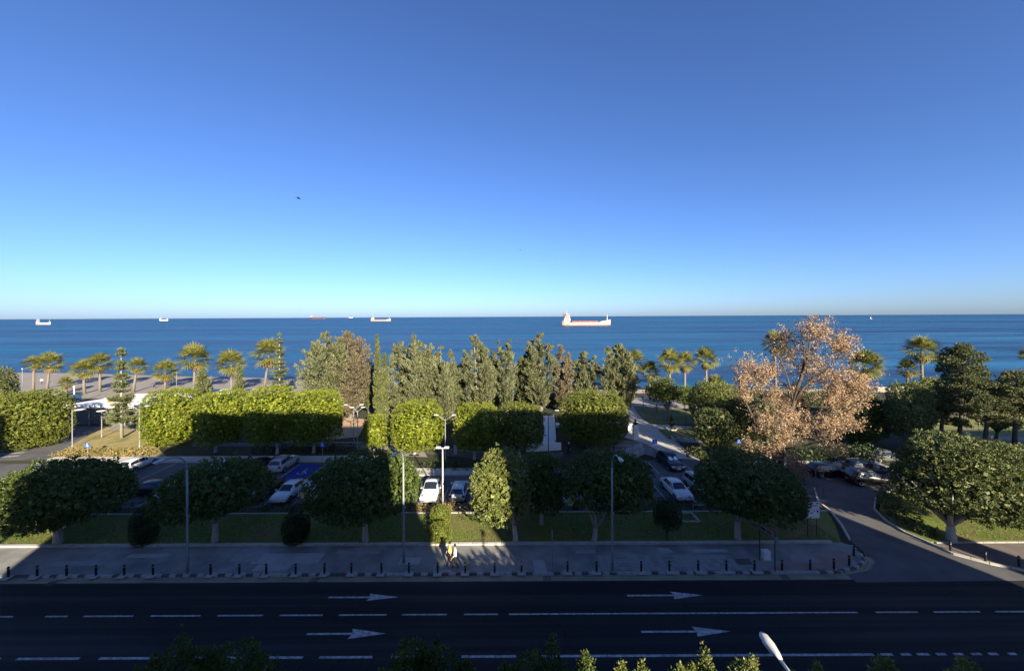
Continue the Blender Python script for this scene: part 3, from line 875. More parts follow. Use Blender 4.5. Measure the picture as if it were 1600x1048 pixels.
# shrubs and topiary on the lawn
BU = dict(flat=.9, density=60, leaf=.065, per=12, lump=.03, trunk_r=.09, cat='shrub', relief=.025, fill=16.0)
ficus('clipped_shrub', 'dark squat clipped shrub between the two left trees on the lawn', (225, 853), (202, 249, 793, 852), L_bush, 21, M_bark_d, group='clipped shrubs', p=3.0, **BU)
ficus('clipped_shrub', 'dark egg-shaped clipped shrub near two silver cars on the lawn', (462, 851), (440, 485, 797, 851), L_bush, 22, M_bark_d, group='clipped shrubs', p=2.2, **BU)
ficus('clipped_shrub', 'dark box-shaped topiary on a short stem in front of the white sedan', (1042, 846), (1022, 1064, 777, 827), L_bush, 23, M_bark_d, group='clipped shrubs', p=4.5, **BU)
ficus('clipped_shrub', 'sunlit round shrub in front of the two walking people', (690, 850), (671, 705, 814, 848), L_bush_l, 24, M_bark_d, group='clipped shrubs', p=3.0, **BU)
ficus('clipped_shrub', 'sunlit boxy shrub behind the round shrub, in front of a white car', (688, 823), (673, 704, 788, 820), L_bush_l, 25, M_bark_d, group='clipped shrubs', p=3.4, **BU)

# clipped row behind the car park
RE = dict(flat=.85, density=10, leaf=.155, per=13, lump=.05, bark=M_bark_g, relief=.14, fill=2.2)
G2 = 'clipped trees behind the car park'
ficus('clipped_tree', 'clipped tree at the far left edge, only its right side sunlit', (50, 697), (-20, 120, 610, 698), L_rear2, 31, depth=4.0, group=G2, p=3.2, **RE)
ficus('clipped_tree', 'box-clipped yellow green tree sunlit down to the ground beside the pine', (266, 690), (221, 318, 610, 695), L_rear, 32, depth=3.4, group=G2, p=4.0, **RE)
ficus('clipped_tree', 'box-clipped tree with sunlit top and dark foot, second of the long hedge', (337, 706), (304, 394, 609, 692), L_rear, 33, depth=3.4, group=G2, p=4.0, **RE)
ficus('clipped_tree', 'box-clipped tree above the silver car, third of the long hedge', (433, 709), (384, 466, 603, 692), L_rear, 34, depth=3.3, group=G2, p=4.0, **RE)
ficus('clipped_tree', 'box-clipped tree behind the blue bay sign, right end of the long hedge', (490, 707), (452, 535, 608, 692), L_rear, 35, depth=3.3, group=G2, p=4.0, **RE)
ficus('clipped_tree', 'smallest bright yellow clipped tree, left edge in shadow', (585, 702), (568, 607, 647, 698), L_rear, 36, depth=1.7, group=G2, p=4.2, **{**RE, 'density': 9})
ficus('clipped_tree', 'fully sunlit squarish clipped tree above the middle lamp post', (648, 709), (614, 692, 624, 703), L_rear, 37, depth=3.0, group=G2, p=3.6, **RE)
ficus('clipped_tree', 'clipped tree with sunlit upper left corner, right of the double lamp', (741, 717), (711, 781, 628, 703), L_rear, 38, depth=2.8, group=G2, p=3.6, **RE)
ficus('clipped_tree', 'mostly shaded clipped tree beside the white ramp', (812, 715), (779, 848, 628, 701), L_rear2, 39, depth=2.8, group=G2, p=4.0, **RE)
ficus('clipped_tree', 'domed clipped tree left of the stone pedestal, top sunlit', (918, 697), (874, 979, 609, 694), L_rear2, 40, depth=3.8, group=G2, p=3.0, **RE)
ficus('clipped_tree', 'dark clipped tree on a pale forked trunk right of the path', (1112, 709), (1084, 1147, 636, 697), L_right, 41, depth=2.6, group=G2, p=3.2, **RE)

# looser round trees in the park
G3 = 'loose park trees'
LO = dict(flat=.8, density=8, leaf=.19, per=12, lump=.16, bark=M_bark_d, relief=.3)
ficus('park_tree', 'olive bushy tree behind the dark clipped tree, sunlit top', (1125, 672), (1072, 1172, 597, 668), L_lit, 51, depth=4.5, group=G3, p=2.2, extra=[(-.3, 0, .3, .6, .7), (.5, 0, -.1, .6, .8)], **LO)
ficus('park_tree', 'small light green tree on a thick pale trunk on the sunny lawn', (1041, 655), (1008, 1062, 588, 630), L_rear2, 52, depth=3.4, group=G3, p=2.0, extra=[(-.4, 0, .0, .55, .7), (.5, 0, -.1, .5, .7)], trunk_r=.4, **{**LO, 'density': 3.5, 'bark': M_bark})
ficus('park_tree', 'low dark tree beside the plaza behind the small light green tree', (1070, 640), (1052, 1090, 603, 632), L_front, 53, depth=3, group=G3, p=2.2, **LO)
ficus('park_tree', 'round dense dark tree right of the withered tree', (1424, 706), (1380, 1462, 597, 682), L_right, 54, depth=4.5, group=G3, p=2.4, extra=[(-.4, 0, -.2, .6, .8), (.3, 0, .2, .6, .8)], **LO)
ficus('park_tree', 'shaded leafy tree under the right side of the withered tree', (1345, 692), (1296, 1388, 618, 690), L_front, 55, depth=4.5, group=G3, p=2.2, extra=[(-.4, 0, .2, .6, .8), (.3, 0, .2, .6, .8)], **LO)
ficus('park_tree', 'dark leafy tree at the left edge behind the clipped tree', (4, 650), (-40, 30, 573, 640), L_right, 56, depth=5, group=G3, p=2.2, extra=[(-.4, 0, .2, .6, .8)], **LO)
ficus('park_tree', 'shaded tree left of the withered trunk behind the car park', (1168, 690), (1140, 1215, 628, 700), L_right, 57, depth=3.6, group=G3, p=2.2, extra=[(-.4, 0, .2, .6, .8)], **LO)

ficus('park_tree', 'wide green tree filling the gap behind the umbrella pine at the right edge', (1556, 694), (1502, 1612, 596, 668), L_right, 58, depth=4.5, group=G3, p=2.2, extra=[(-.4, 0, .2, .6, .8), (.4, 0, .1, .6, .8)], **LO)
ficus('park_tree', 'green tree between the tall right palm and the broad pine', (1456, 680), (1428, 1490, 592, 655), L_lit, 59, depth=3.5, group=G3, p=2.2, extra=[(-.4, 0, .2, .6, .8)], **LO)
# ---- hedges
def hedge(label, a, b, h, w, material, seed, group='low hedges', density=14, leaf=.11):
    a, b = Vector(a[:2]), Vector(b[:2])
    d = b - a
    c = (a + b) / 2
    t = thing('hedge', label, 'hedge', (c.x, c.y, 0), math.atan2(d.y, d.x), group)
    n = max(1, int(d.length / 2.6))
    bl = [(-d.length / 2 + (i + .5) * d.length / n, 0, h * .48, d.length / n * .56, w / 2, h * .52, 4.5) for i in range(n)]
    link('foliage', shell_crown('foliage', bl, material, seed, density, 10, leaf, .08, 4.5, .06, flat=.92, cut=False, fill=.6), t)
    mb = MB()
    for i in range(n * 2):
        x = -d.length / 2 + (i + .5) * d.length / n / 2
        mb.tube([(x, 0, -.02), (x + .05, .03, h * .6)], [.035, .015], 5)
    mb.build('stems', M_bark_d, t)
hedge('low hedge behind the lawn at the left under the trees', (-50, 37.7), (-30.5, 37.7), .75, .9, L_hedge, 61)
hedge('low hedge behind the lawn in front of the silver cars', (-30, 37.7), (-13.2, 37.7), .7, .9, L_hedge, 62)
hedge('yellowish sunlit low hedge in front of the white pickup', (-12.6, 37.6), (-2.9, 37.6), .75, .9, L_hedge_dry, 63)
hedge('low dark hedge behind the lawn in the middle', (-2.4, 37.7), (11.8, 37.7), .7, .9, L_hedge, 64)
hedge('low dark hedge behind the lawn next to the white sedan', (12.4, 37.7), (28.8, 37.7), .65, .9, L_hedge, 65)
hedge('leafy hedge along the right kerb of the side road', (35.5, 32.8), (36.0, 36.6), .9, 1.5, L_hedge, 66, leaf=.14)
hedge('sunlit hedge end beside the parked dark cars', (36.6, 37.6), (40.6, 41.0), .9, 1.5, L_right, 67, leaf=.14)
hedge('dry brown hedge in front of the sunny dry lawn', gp(92, 711), gp(240, 710), .8, 2.2, L_hedge_dry, 68, density=7, leaf=.15)
hedge('dark hedge behind the pale strip near the silver car', gp(398, 706), gp(548, 703), .8, 1.6, L_bush, 69, density=7, leaf=.15)
hedge('dark hedge behind the pale strip beside the double lamp', gp(664, 731), gp(760, 733), .8, 1.8, L_bush, 70, density=7, leaf=.15)
hedge('tall dark hedge behind the parked dark cars', gp(1250, 724), gp(1372, 722), 2.0, 2.2, L_bush, 71, density=5, leaf=.2)
hedge('sunlit low hedge in front of the dark clipped tree', gp(1076, 712), gp(1125, 712), 1.0, 2.0, L_right, 72, density=8, leaf=.16)
hedge('low hedge behind the blue sign near the withered tree', gp(1135, 712), gp(1200, 716), 1.0, 2.0, L_right, 73, density=8, leaf=.16)
hedge('dark hedge at the far end of the right lawn', (46, 50), (72, 50), 1.2, 1.6, L_bush, 74, density=5, leaf=.2)
hedge('small round bush behind the pine trunk', gp(198, 668), gp(214, 668), 1.0, 1.6, L_right, 75, density=8, leaf=.16)

# ---- conifers
def needle_crown(name, H, z0, prof, nb, per, material, seed, spread=.28, upw=.5, L=(.35, .65), Wd=(.06, .11), core=.25, clumps=1.0, leaders=0, rr=1.0):
    """branches leave the stem all round; each carries a tuft of thin leaves"""
    rng = np.random.default_rng(seed)
    Ps, Ds, Ls = [], [], []
    h = z0 + (H - z0) * rng.uniform(0, 1, nb) ** .9
    az = rng.uniform(0, 2 * math.pi, nb)
    tt = (h - z0) / (H - z0)
    rad = prof(tt) * rng.uniform(.55, 1.08, nb)
    # leave hollows: some sectors of the crown stand back
    ph = rng.uniform(0, 6.28, 4)
    rad *= 1 - .28 * clumps * np.clip(np.sin(az * 2 + h * .9 + ph[0]) * np.sin(h * 1.7 + ph[1]), 0, 1)
    tip = np.stack([rad * np.cos(az), rad * np.sin(az), h], 1)
    root = np.stack([np.zeros(nb), np.zeros(nb), h - rad * .55 * (upw > 0) + rad * .15 * (upw <= 0)], 1)
    if leaders:                     # several leading stems give a ragged, many-pointed top
        la = rng.uniform(0, 6.28, leaders + 1); lr = rng.uniform(.35, .72, leaders + 1) * rr; lr[0] = 0
        lh = rng.uniform(.76, .97, leaders + 1); lh[0] = 1.0
        who = rng.integers(0, leaders + 1, nb)
        sc = np.where(who == 0, .85, .62)
        tip[:, :2] = tip[:, :2] * sc[:, None] + np.stack([np.cos(la[who]) * lr[who], np.sin(la[who]) * lr[who]], 1) * np.clip(tt * 1.5, .3, 1)[:, None]
        root[:, :2] += np.stack([np.cos(la[who]) * lr[who], np.sin(la[who]) * lr[who]], 1) * np.clip(tt * 1.5, .2, 1)[:, None]
        tip[:, 2] *= np.where(tt > .3, lh[who], 1); root[:, 2] *= np.where(tt > .3, lh[who], 1)
    for i in range(nb):
        d = tip[i] - root[i]
        ln = np.linalg.norm(d) + 1e-6
        t = 1 - rng.uniform(0, 1, per) ** 1.3 * (1 - core)
        sp = spread * (.6 + .6 * ln / 2) * (1.25 - t * .7)
        p = root[i] + d * t[:, None] + rng.normal(0, 1, (per, 3)) * sp[:, None] * .6
        dd = d / ln * .7 + np.array([0, 0, upw]) + unit(rng, per) * .55
        Ps.append(p); Ds.append(dd)
    P = np.concatenate(Ps); D = np.concatenate(Ds); n = len(P)
    N = unit(rng, n) + np.array([0.1, -.5, .3])
    D /= np.linalg.norm(D, axis=1, keepdims=True)
    N = N - D * (N * D).sum(1, keepdims=True)
    return leaves(name, P, N, D, rng.uniform(*L, n), rng.uniform(*Wd, n), material)

def conifer(name, label, base, top, halfpx, material, seed, bark=M_bark, group=None, shape='flame', nb=200, per=95, z0f=.12, cat='tree', stems=1, upw=.5, L=(.35, .65), Wd=(.08, .15), spread=.36):
    g0 = gp(*base)
    _, H = wx(top[0], top[1], g0.y)
    xt, _ = wx(top[0], top[1], g0.y)
    rr = halfpx * (1.34 if shape == 'flame' else 1.0) * g0.y / F * math.cos(math.atan2(g0.x, g0.y))
    t = thing(name, label, cat, g0, 0, group)
    if shape == 'flame': prof = lambda s: rr * np.clip(np.sin(np.pi * np.clip(s * .76 + .19, 0, 1)) ** .75, .05, 2) * (1 - .38 * s ** 3)
    elif shape == 'column': prof = lambda s: rr * np.clip(np.minimum(1, s * 4 + .45) * (1 - s ** 2.2) ** .8 + .05, .05, 2)
    elif shape == 'cone': prof = lambda s: rr * (1 - s) ** .8 + .12
    else: prof = lambda s: rr * np.clip(np.sin(np.pi * np.clip(s * .75 + .22, 0, 1)), .1, 1)
    me = needle_crown('crown', H, H * z0f, prof, int(nb * 1.35), per, material, seed, spread, upw, L, Wd, leaders=(5 if shape == 'flame' and rr > 1.5 else 0), rr=rr)
    o = link('crown', me, t)
    lean = (xt - g0.x) / H
    mb = MB()
    mb.tube([(0, 0, -.1), (lean * H * .3, 0, H * .3), (lean * H * .65, 0, H * .65), (lean * H * .95, 0, H * .95)], [rr * .06 + .16, rr * .05 + .1, .09, .03], 8)
    rnd = random.Random(seed)
    for k in range(10):
        z = H * rnd.uniform(max(.12, z0f), .75); a = rnd.uniform(0, 6.28); r = rr * .6
        mb.tube([(lean * z, 0, z), (lean * z + math.cos(a) * r * .5, math.sin(a) * r * .5, z + r * .35), (lean * z + math.cos(a) * r, math.sin(a) * r, z + r * .8)], [.09, .06, .02], 5)
    mb.build('trunk', bark, t, True)
    if abs(lean) > 1e-4:
        co = np.empty(len(me.vertices) * 3, np.float32); me.vertices.foreach_get('co', co)
        co = co.reshape(-1, 3); co[:, 0] += lean * co[:, 2]
        me.vertices.foreach_set('co', co.reshape(-1)); me.update()
    return t
G4 = 'grey green casuarinas and cypresses in front of the sea'
conifer('casuarina_tree', 'broad brownish casuarina, left part of the widest dark clump by the sea', (508, 655), (508, 519, ), 38, L_cas, 81, group=G4, nb=290)
conifer('casuarina_tree', 'brownish casuarina with pale trunk, right part of the widest clump', (548, 652), (542, 517), 33, L_cas_b, 82, group=G4, nb=290)
conifer('casuarina_tree', 'dark casuarina hidden behind the narrow cypress', (577, 646), (570, 545), 16, L_cyp, 83, group=G4, nb=120)
conifer('cypress_tree', 'narrow pointed column cypress standing alone between broader trees', (593, 664), (589, 524), 9.5, L_cyp, 84, group=G4, shape='column', nb=260, upw=1.6, spread=.16, z0f=.05)
conifer('cypress_tree', 'short cypress leaning on the right of the narrow pointed one', (602, 660), (601, 552), 8, L_cyp, 85, group=G4, shape='column', nb=110, upw=1.2, spread=.22, z0f=.05)
conifer('cypress_tree', 'shorter spiky cypress right of the narrow column', (622, 657), (626, 532), 17, L_cas, 86, group=G4, nb=150, upw=.9, z0f=.06)
conifer('cypress_tree', 'tall broad spiky cypress behind the fully sunlit clipped tree', (652, 662), (649, 521), 26, L_cas, 87, group=G4, nb=300, upw=.9, z0f=.04)
conifer('cypress_tree', 'spiky cypress at the right end of the middle clump', (690, 660), (688, 541), 25, L_cas, 88, group=G4, nb=270, upw=.9, z0f=.04)
conifer('casuarina_tree', 'tall casuarina above the shaded clipped tree right of the double lamp', (748, 655), (740, 523), 26, L_cas, 89, group=G4, nb=290, z0f=.04)
conifer('casuarina_tree', 'loose casuarina with a thin pale trunk in the middle of the shore', (792, 648), (794, 527), 18, L_cas, 90, group=G4, nb=120, per=70, z0f=.15)
conifer('casuarina_tree', 'tall feathery casuarina standing behind the white ramp', (846, 645), (844, 520), 24, L_cas, 91, group=G4, nb=280, z0f=.12)
conifer('casuarina_tree', 'brown tinged casuarina right of the feathery one', (878, 645), (876, 541), 17, L_cas_b, 92, group=G4, nb=150, z0f=.15)
conifer('casuarina_tree', 'low grey green casuarina spreading above the domed clipped tree', (912, 645), (913, 549), 22, L_cas, 93, group=G4, nb=150, z0f=.2)
conifer('casuarina_tree', 'tall casuarina at the head of the pale path', (972, 650), (968, 536), 25, L_cas, 94, group=G4, nb=270, bark=M_bark_d, z0f=.16)
conifer('casuarina_tree', 'slim dark casuarina between the tall middle ones', (770, 640), (770, 548), 14, L_cyp, 95, group=G4, nb=110)
conifer('casuarina_tree', 'slim dark casuarina left of the feathery one behind the ramp', (818, 640), (820, 552), 13, L_cyp, 96, group=G4, nb=100)
conifer('cypress_tree', 'dark cypress filling the gap right of the middle clump', (712, 652), (712, 562), 14, L_cyp, 97, group=G4, nb=110)

def norfolk(label, base, top, halfpx, seed, z0f, tiers, kind='needle'):
    g0 = gp(*base); _, H = wx(*top, g0.y); rr = halfpx * g0.y / F * math.cos(math.atan2(g0.x, g0.y))
    t = thing('norfolk_pine', label, 'pine tree', g0, random.Random(seed).uniform(0, 3), 'tiered pines')
    rng = np.random.default_rng(seed)
    mb = MB(); mb.tube([(0, 0, -.1), (0, 0, H * .5), (0, 0, H)], [.24, .15, .02], 8)
    Ps, Ds, Ls = [], [], []
    for k in range(tiers):
        s = (k + .3 * rng.uniform()) / tiers
        z = H * (z0f + (1 - z0f) * s)
        r = rr * (1 - s) ** .85 * rng.uniform(.62, 1.1) + .15
        a0 = rng.uniform(0, 6.28)
        for j in range(6):
            a = a0 + j * math.pi / 3 + rng.normal(0, .2); r = r * rng.uniform(.85, 1.12); z = z + rng.normal(0, .08)
            u = np.array([math.cos(a), math.sin(a), .0]); side = np.array([-u[1], u[0], 0])
            mb.tube([(0, 0, z), tuple(u * r * .6 + np.array([0, 0, z - r * .02])), tuple(u * r + np.array([0, 0, z + r * .12]))], [.05, .03, .012], 4)
            m = int(50 + 52 * r)
            tt = rng.uniform(.15, 1.02, m)
            p = u * (tt * r)[:, None] + np.array([0, 0, 1]) * (z - .02 * r + tt ** 3 * r * .12)[:, None] + side * (rng.normal(0, .2, m) * (1.2 - tt * .5) * (.5 + .28 * r))[:, None] + rng.normal(0, .10, (m, 3))
            d = u * .6 + unit(rng, m) * .5 + np.array([0, 0, .45])
            Ps.append(p); Ds.append(d)
    P = np.concatenate(Ps); D = np.concatenate(Ds); n = len(P)
    D /= np.linalg.norm(D, axis=1, keepdims=True)
    N = unit(rng, n) + np.array([0, -.4, .5]); N -= D * (N * D).sum(1, keepdims=True)
    link('crown', leaves('crown', P, N, D, rng.uniform(.28, .5, n), rng.uniform(.09, .16, n), L_nor), t)
    mb.build('trunk', M_bark, t, True)
norfolk('tall tiered pine standing on the dry lawn at the left', (190, 684), (187, 542), 29, 101, .17, 17)
norfolk('slim tiered pine in front of the sea left of the casuarinas', (437, 628), (447, 518), 19, 102, .12, 16)
conifer('round_conifer', 'dense round conifer behind the long clipped hedge, under a palm', (316, 640), (315, 577), 27, L_nor, 103, group='low conifers', shape='cone', nb=150, L=(.4, .7), Wd=(.12, .2))
conifer('round_conifer', 'conical conifer beside a palm behind the clipped hedge', (373, 640), (374, 570), 14, L_nor, 104, group='low conifers', shape='cone', nb=120, L=(.4, .7), Wd=(.12, .2))
conifer('sapling', 'small dark conifer sapling in a white ring beside the path', (1049, 669), (1049, 648), 5, L_pine, 105, shape='cone', nb=40, per=40, L=(.2, .35), Wd=(.05, .09), spread=.15, z0f=.05)

# ---- broad pines on the right
def layered_pine(label, base, box, seed, material=L_pine, n=16, trunk=True, group='broad pines in the right of the park'):
    g0 = gp(*base); rnd = random.Random(seed)
    xl, _ = wx(box[0], box[3], g0.y); xr, _ = wx(box[1], box[3], g0.y)
    _, zt = wx((box[0] + box[1]) / 2, box[2], g0.y); _, zb = wx((box[0] + box[1]) / 2, box[3], g0.y)
    t = thing('pine_tree', label, 'pine tree', g0, 0, group)
    cx, a, cz = (xl + xr) / 2 - g0.x, (xr - xl) / 2 * math.cos(math.atan2(g0.x, g0.y)), (zt + zb) / 2
    bl = []
    mb = MB(); mb.tube([(0, 0, -.1), (.2 * cx, 0, zb * .5), (.6 * cx, 0, zb), (cx, 0, cz)], [.3, .25, .2, .1], 8)
    for k in range(n):
        s = k / (n - 1)
        z = zb + (zt - zb) * (.08 + .84 * s)
        env = math.sqrt(max(.05, 1 - (max(0, s - .35) / .68) ** 2))
        an = k * 2.4 + rnd.uniform(-.4, .4)
        r = a * env * (.62 if s < .95 else .1)
        c = (cx + math.cos(an) * r, math.sin(an) * r * .9, z)
        w = a * rnd.uniform(.32, .46)
        bl.append((c[0], c[1], c[2], w, w, max(.35, (zt - zb) * .085), 2.0))
        st = (cx * .6, 0, zb + (z - zb) * .55)
        mb.tube([st, ((st[0] + c[0]) / 2, c[1] / 2, z * .5 + st[2] * .5 - .1), c], [.11, .08, .03], 5)
    link('crown', shell_crown('crown', bl, material, seed, 9, 13, .19, .2, 2.0, .2, flat=.6, cut=False, fill=.5), t)
    mb.build('trunk', M_bark_d, t, True)
layered_pine('tall broad layered pine right of the two palms on the right', (1498, 708), (1452, 1556, 536, 652), 111, n=22)
layered_pine('umbrella pine with bare forked limbs at the right edge', (1585, 706), (1530, 1650, 580, 642), 112, n=14)
layered_pine('shaded low pine between the broad pine and the round dark tree', (1470, 706), (1425, 1520, 617, 664), 113, n=10)
layered_pine('shaded umbrella pine under the broad layered pine', (1538, 707), (1500, 1590, 620, 660), 114, n=9)

# ---- fan palms: trunk, single fronds, skirt of dead fronds
def frond_mesh(material, seed, nb=12, L=1.2, droop=.16):
    rng = random.Random(seed); mb = MB()
    mb.add([(0, -.02, 0), (0, .02, 0), (.75, .015, .02), (.75, -.015, .02)], [(0, 1, 2, 3)])
    for k in range(nb):
        a = R(-78 + 156 * k / (nb - 1))
        l = L * (1 - .25 * abs(a) / 1.4) * rng.uniform(.9, 1.08)
        d = Vector((math.cos(a), math.sin(a), 0)); s = Vector((-d.y, d.x, 0)) * .06
        o = Vector((.75, 0, .02)); m = o + d * l * .6 + Vector((0, 0, .02)); e = o + d * l + Vector((0, 0, -droop * l * rng.uniform(.6, 1.3)))
        mb.add([o, m - s, e, m + s], [(0, 1, 2, 3)])
    return mb.mesh('frond', material)
FRONDS = [frond_mesh(L_palm, k) for k in range(3)]
DEADF = [frond_mesh(L_palm_dead, 10 + k, 9, 1.0, .6) for k in range(2)]
def palm(label, base, top, halfpx, seed, dead=9, nf=34, group='fan palms along the shore', lean=0):
    rnd = random.Random(seed)
    g0 = gp(*base); xt, H = wx(top[0], top[1], g0.y); r = halfpx * g0.y / F * 1.12 * math.cos(math.atan2(g0.x, g0.y))
    sc = r / 1.38
    H -= r * .8
    t = thing('fan_palm', label, 'palm tree', g0, 0, group)
    tip = Vector((xt - g0.x, 0, H))
    MB().tube([(0, 0, -.1), tip * .4 + Vector((0, 0, 0)), tip * .8, tip], [.34, .26, .24, .3], 8).build('trunk', M_bark_p, t, True)
    for k in range(nf):
        el = R(-42 + 128 * ((k + .5) / nf) ** .85)
        az = k * 2.39996 + rnd.uniform(-.2, .2)
        link('frond', FRONDS[k % 3], t, tip + Vector((0, 0, .1 * sc * k / nf)), (rnd.uniform(-.5, .5), -el, az), (sc * rnd.uniform(.85, 1.1),) * 3)
    for k in range(dead):
        az = k * 2.4 + rnd.uniform(-.3, .3)
        link('dead_frond', DEADF[k % 2], t, tip + Vector((0, 0, -.15)), (rnd.uniform(-.4, .4), R(rnd.uniform(48, 72)), az), (sc * .75,) * 3)
palm('fan palm leftmost on the beach, left one of the touching pair', (52, 612), (53, 560), 16, 201)
palm('fan palm on the beach, right one of the leftmost touching pair', (73, 611), (78, 557), 21, 202)
palm('short fan palm at the left of the white kiosk roof', (132, 615), (130, 568), 19, 203)
palm('fan palm behind the left side of the tall tiered pine', (156, 612), (156, 558), 19, 204)
palm('fan palm behind the right side of the tall tiered pine', (208, 613), (214, 564), 15, 205)
palm('fan palm standing free on the beach right of the tiered pine', (258, 607), (258, 569), 19, 206)
palm('tallest fan palm above the round conifer', (302, 615), (305, 546), 23, 207)
palm('fan palm beside the conical conifer', (362, 620), (361, 555), 21, 208)
palm('fan palm left of the slim tiered pine, with yellow dead fronds', (412, 612), (420, 538), 23, 209, dead=14)
palm('fan palm half hidden behind the casuarina at the path', (990, 622), (991, 554), 15, 210, dead=14)
palm('lowest fan palm above the small light green tree', (1016, 625), (1015, 571), 14, 211)
palm('left fan palm of the pair in front of the open sea', (1047, 630), (1046, 553), 17, 212)
palm('right fan palm of the pair in front of the open sea', (1070, 622), (1070, 556), 15, 213, dead=13)
palm('fan palm standing alone left of the withered tree', (1104, 620), (1103, 550), 16, 214, dead=13)
palm('fan palm behind the upper left of the withered tree', (1213, 625), (1210, 525), 19, 215)
palm('bushy fan palm behind the right side of the withered tree', (1352, 640), (1351, 556), 27, 216, nf=38)
palm('short fan palm left of the tallest right palm', (1417, 620), (1418, 568), 17, 217, dead=13)
palm('tall fan palm with hanging dead fronds left of the broad pine', (1441, 622), (1440, 534), 26, 218, dead=16)
palm('fan palm cut by the right edge of the picture', (1604, 622), (1606, 548), 14, 219)
palm('low dark palm beside the blue cabin on the beach', (104, 614), (103, 592), 13, 220, dead=3)
palm('low palm at the left edge in front of the park tree', (-4, 668), (-2, 622), 24, 221, dead=3)
palm('low bushy palm by the sea above the olive tree', (1117, 617), (1118, 592), 15, 222, dead=2)

# ---- the tall withered tree
def withered():
    g0 = gp(1218, 742); Y = g0.y
    t = thing('withered_tree', 'tall half bare tree with withered tan leaves beside the car park', 'tree', g0)
    def pt(px, py, dy=0.0):
        x, z = wx(px, py, Y); return Vector((x - g0.x, dy, z))
    rnd = random.Random(7); mb = MB()
    limbs = [([(1218, 745), (1222, 700), (1232, 655), (1240, 630), (1248, 600), (1258, 575), (1264, 545), (1268, 515)], .34, 0), ([(1240, 628), (1250, 605), (1266, 585), (1285, 570), (1300, 540)], .16, -1.2),
             ([(1226, 690), (1236, 675), (1262, 660), (1290, 640), (1320, 620), (1345, 605)], .15, -1.5), ([(1218, 735), (1196, 690), (1182, 655), (1170, 625), (1158, 585), (1150, 570)], .17, 1.0),
             ([(1240, 628), (1236, 590), (1230, 560), (1220, 540)], .12, 1.2), ([(1248, 600), (1262, 560), (1290, 530), (1315, 525)], .12, .8), ([(1222, 702), (1250, 690), (1275, 675), (1300, 655)], .11, -2.0),
             ([(1196, 690), (1205, 640), (1200, 600), (1195, 575)], .1, 1.6), ([(1258, 575), (1250, 545), (1240, 520)], .09, -.8), ([(1222, 700), (1200, 680), (1195, 660)], .09, -1.4)]
    tips = []
    for pts, r, dy in limbs:
        P = [pt(px, py, dy * i / (len(pts) - 1) * 1.6) for i, (px, py) in enumerate(pts)]
        mb.tube(P, [r * (1 - .8 * i / (len(P) - 1)) for i in range(len(P))], 7)
        for k in range(26):
            i = rnd.uniform(.35, .999) * (len(P) - 1); a, b = P[int(i)], P[int(i) + 1 if int(i) + 1 < len(P) else int(i)]
            p = a.lerp(b, i - int(i))
            e = p + Vector((rnd.gauss(0, 1.0), rnd.gauss(0, 1.0), rnd.gauss(.7, .8)))
            mb.tube([p, (p + e) / 2 + Vector((0, 0, .1)), e], [.035, .022, .006], 4, cap=False)
            tips.append(e)
    mb.build('trunk', M_bark_d, t, True)
    # leaf clumps where the picture shows them (pixel, radius in pixels, weight)
    cl = [(1262, 515, 26, 9), (1235, 530, 22, 5), (1300, 540, 26, 9), (1318, 535, 12, 4), (1250, 555, 28, 6), (1275, 575, 32, 11), (1300, 595, 30, 9), (1322, 600, 28, 10), (1342, 605, 15, 5), (1315, 625, 28, 8), (1290, 615, 30, 8),
          (1178, 575, 24, 6), (1195, 590, 22, 6), (1160, 590, 14, 3), (1170, 615, 18, 4), (1225, 580, 18, 5), (1215, 620, 24, 4), (1225, 650, 28, 7), (1250, 665, 28, 8), (1215, 680, 20, 6), (1280, 660, 26, 6), (1310, 655, 24, 5),
          (1200, 700, 22, 5), (1245, 640, 22, 5), (1235, 720, 18, 5), (1212, 735, 22, 6), (1236, 742, 14, 4), (1190, 660, 22, 5), (1180, 700, 16, 3), (1275, 690, 22, 3), (1330, 660, 20, 3), (1265, 620, 24, 6), (1350, 630, 14, 2)]
    rng = np.random.default_rng(5); Ps = []
    for px, py, r, w in cl:
        c = pt(px, py); rr = r * Y / F
        ns = int(w * 15)
        dy = rng.normal(0, 1.4)
        sp = rng.normal(0, .40, (ns, 3)) * rr + np.array([c.x, dy, c.z])
        sp = np.repeat(sp, 20, 0)
        Ps.append(sp + rng.normal(0, .17, sp.shape))
    tp = np.repeat(np.array([tuple(x) for x in tips[::3]]), 9, 0); Ps.append(tp + rng.normal(0, .14, tp.shape))
    P = np.concatenate(Ps); n = len(P)
    D = unit(rng, n) + np.array([0, 0, -.7]); D /= np.linalg.norm(D, axis=1, keepdims=True)
    N = unit(rng, n) + np.array([0, -.5, .2]); N -= D * (N * D).sum(1, keepdims=True)
    L = rng.uniform(.11, .23, n)
    link('crown', leaves('crown', P, N, D, L, L * rng.uniform(.45, .7, n), L_dead), t)
withered()

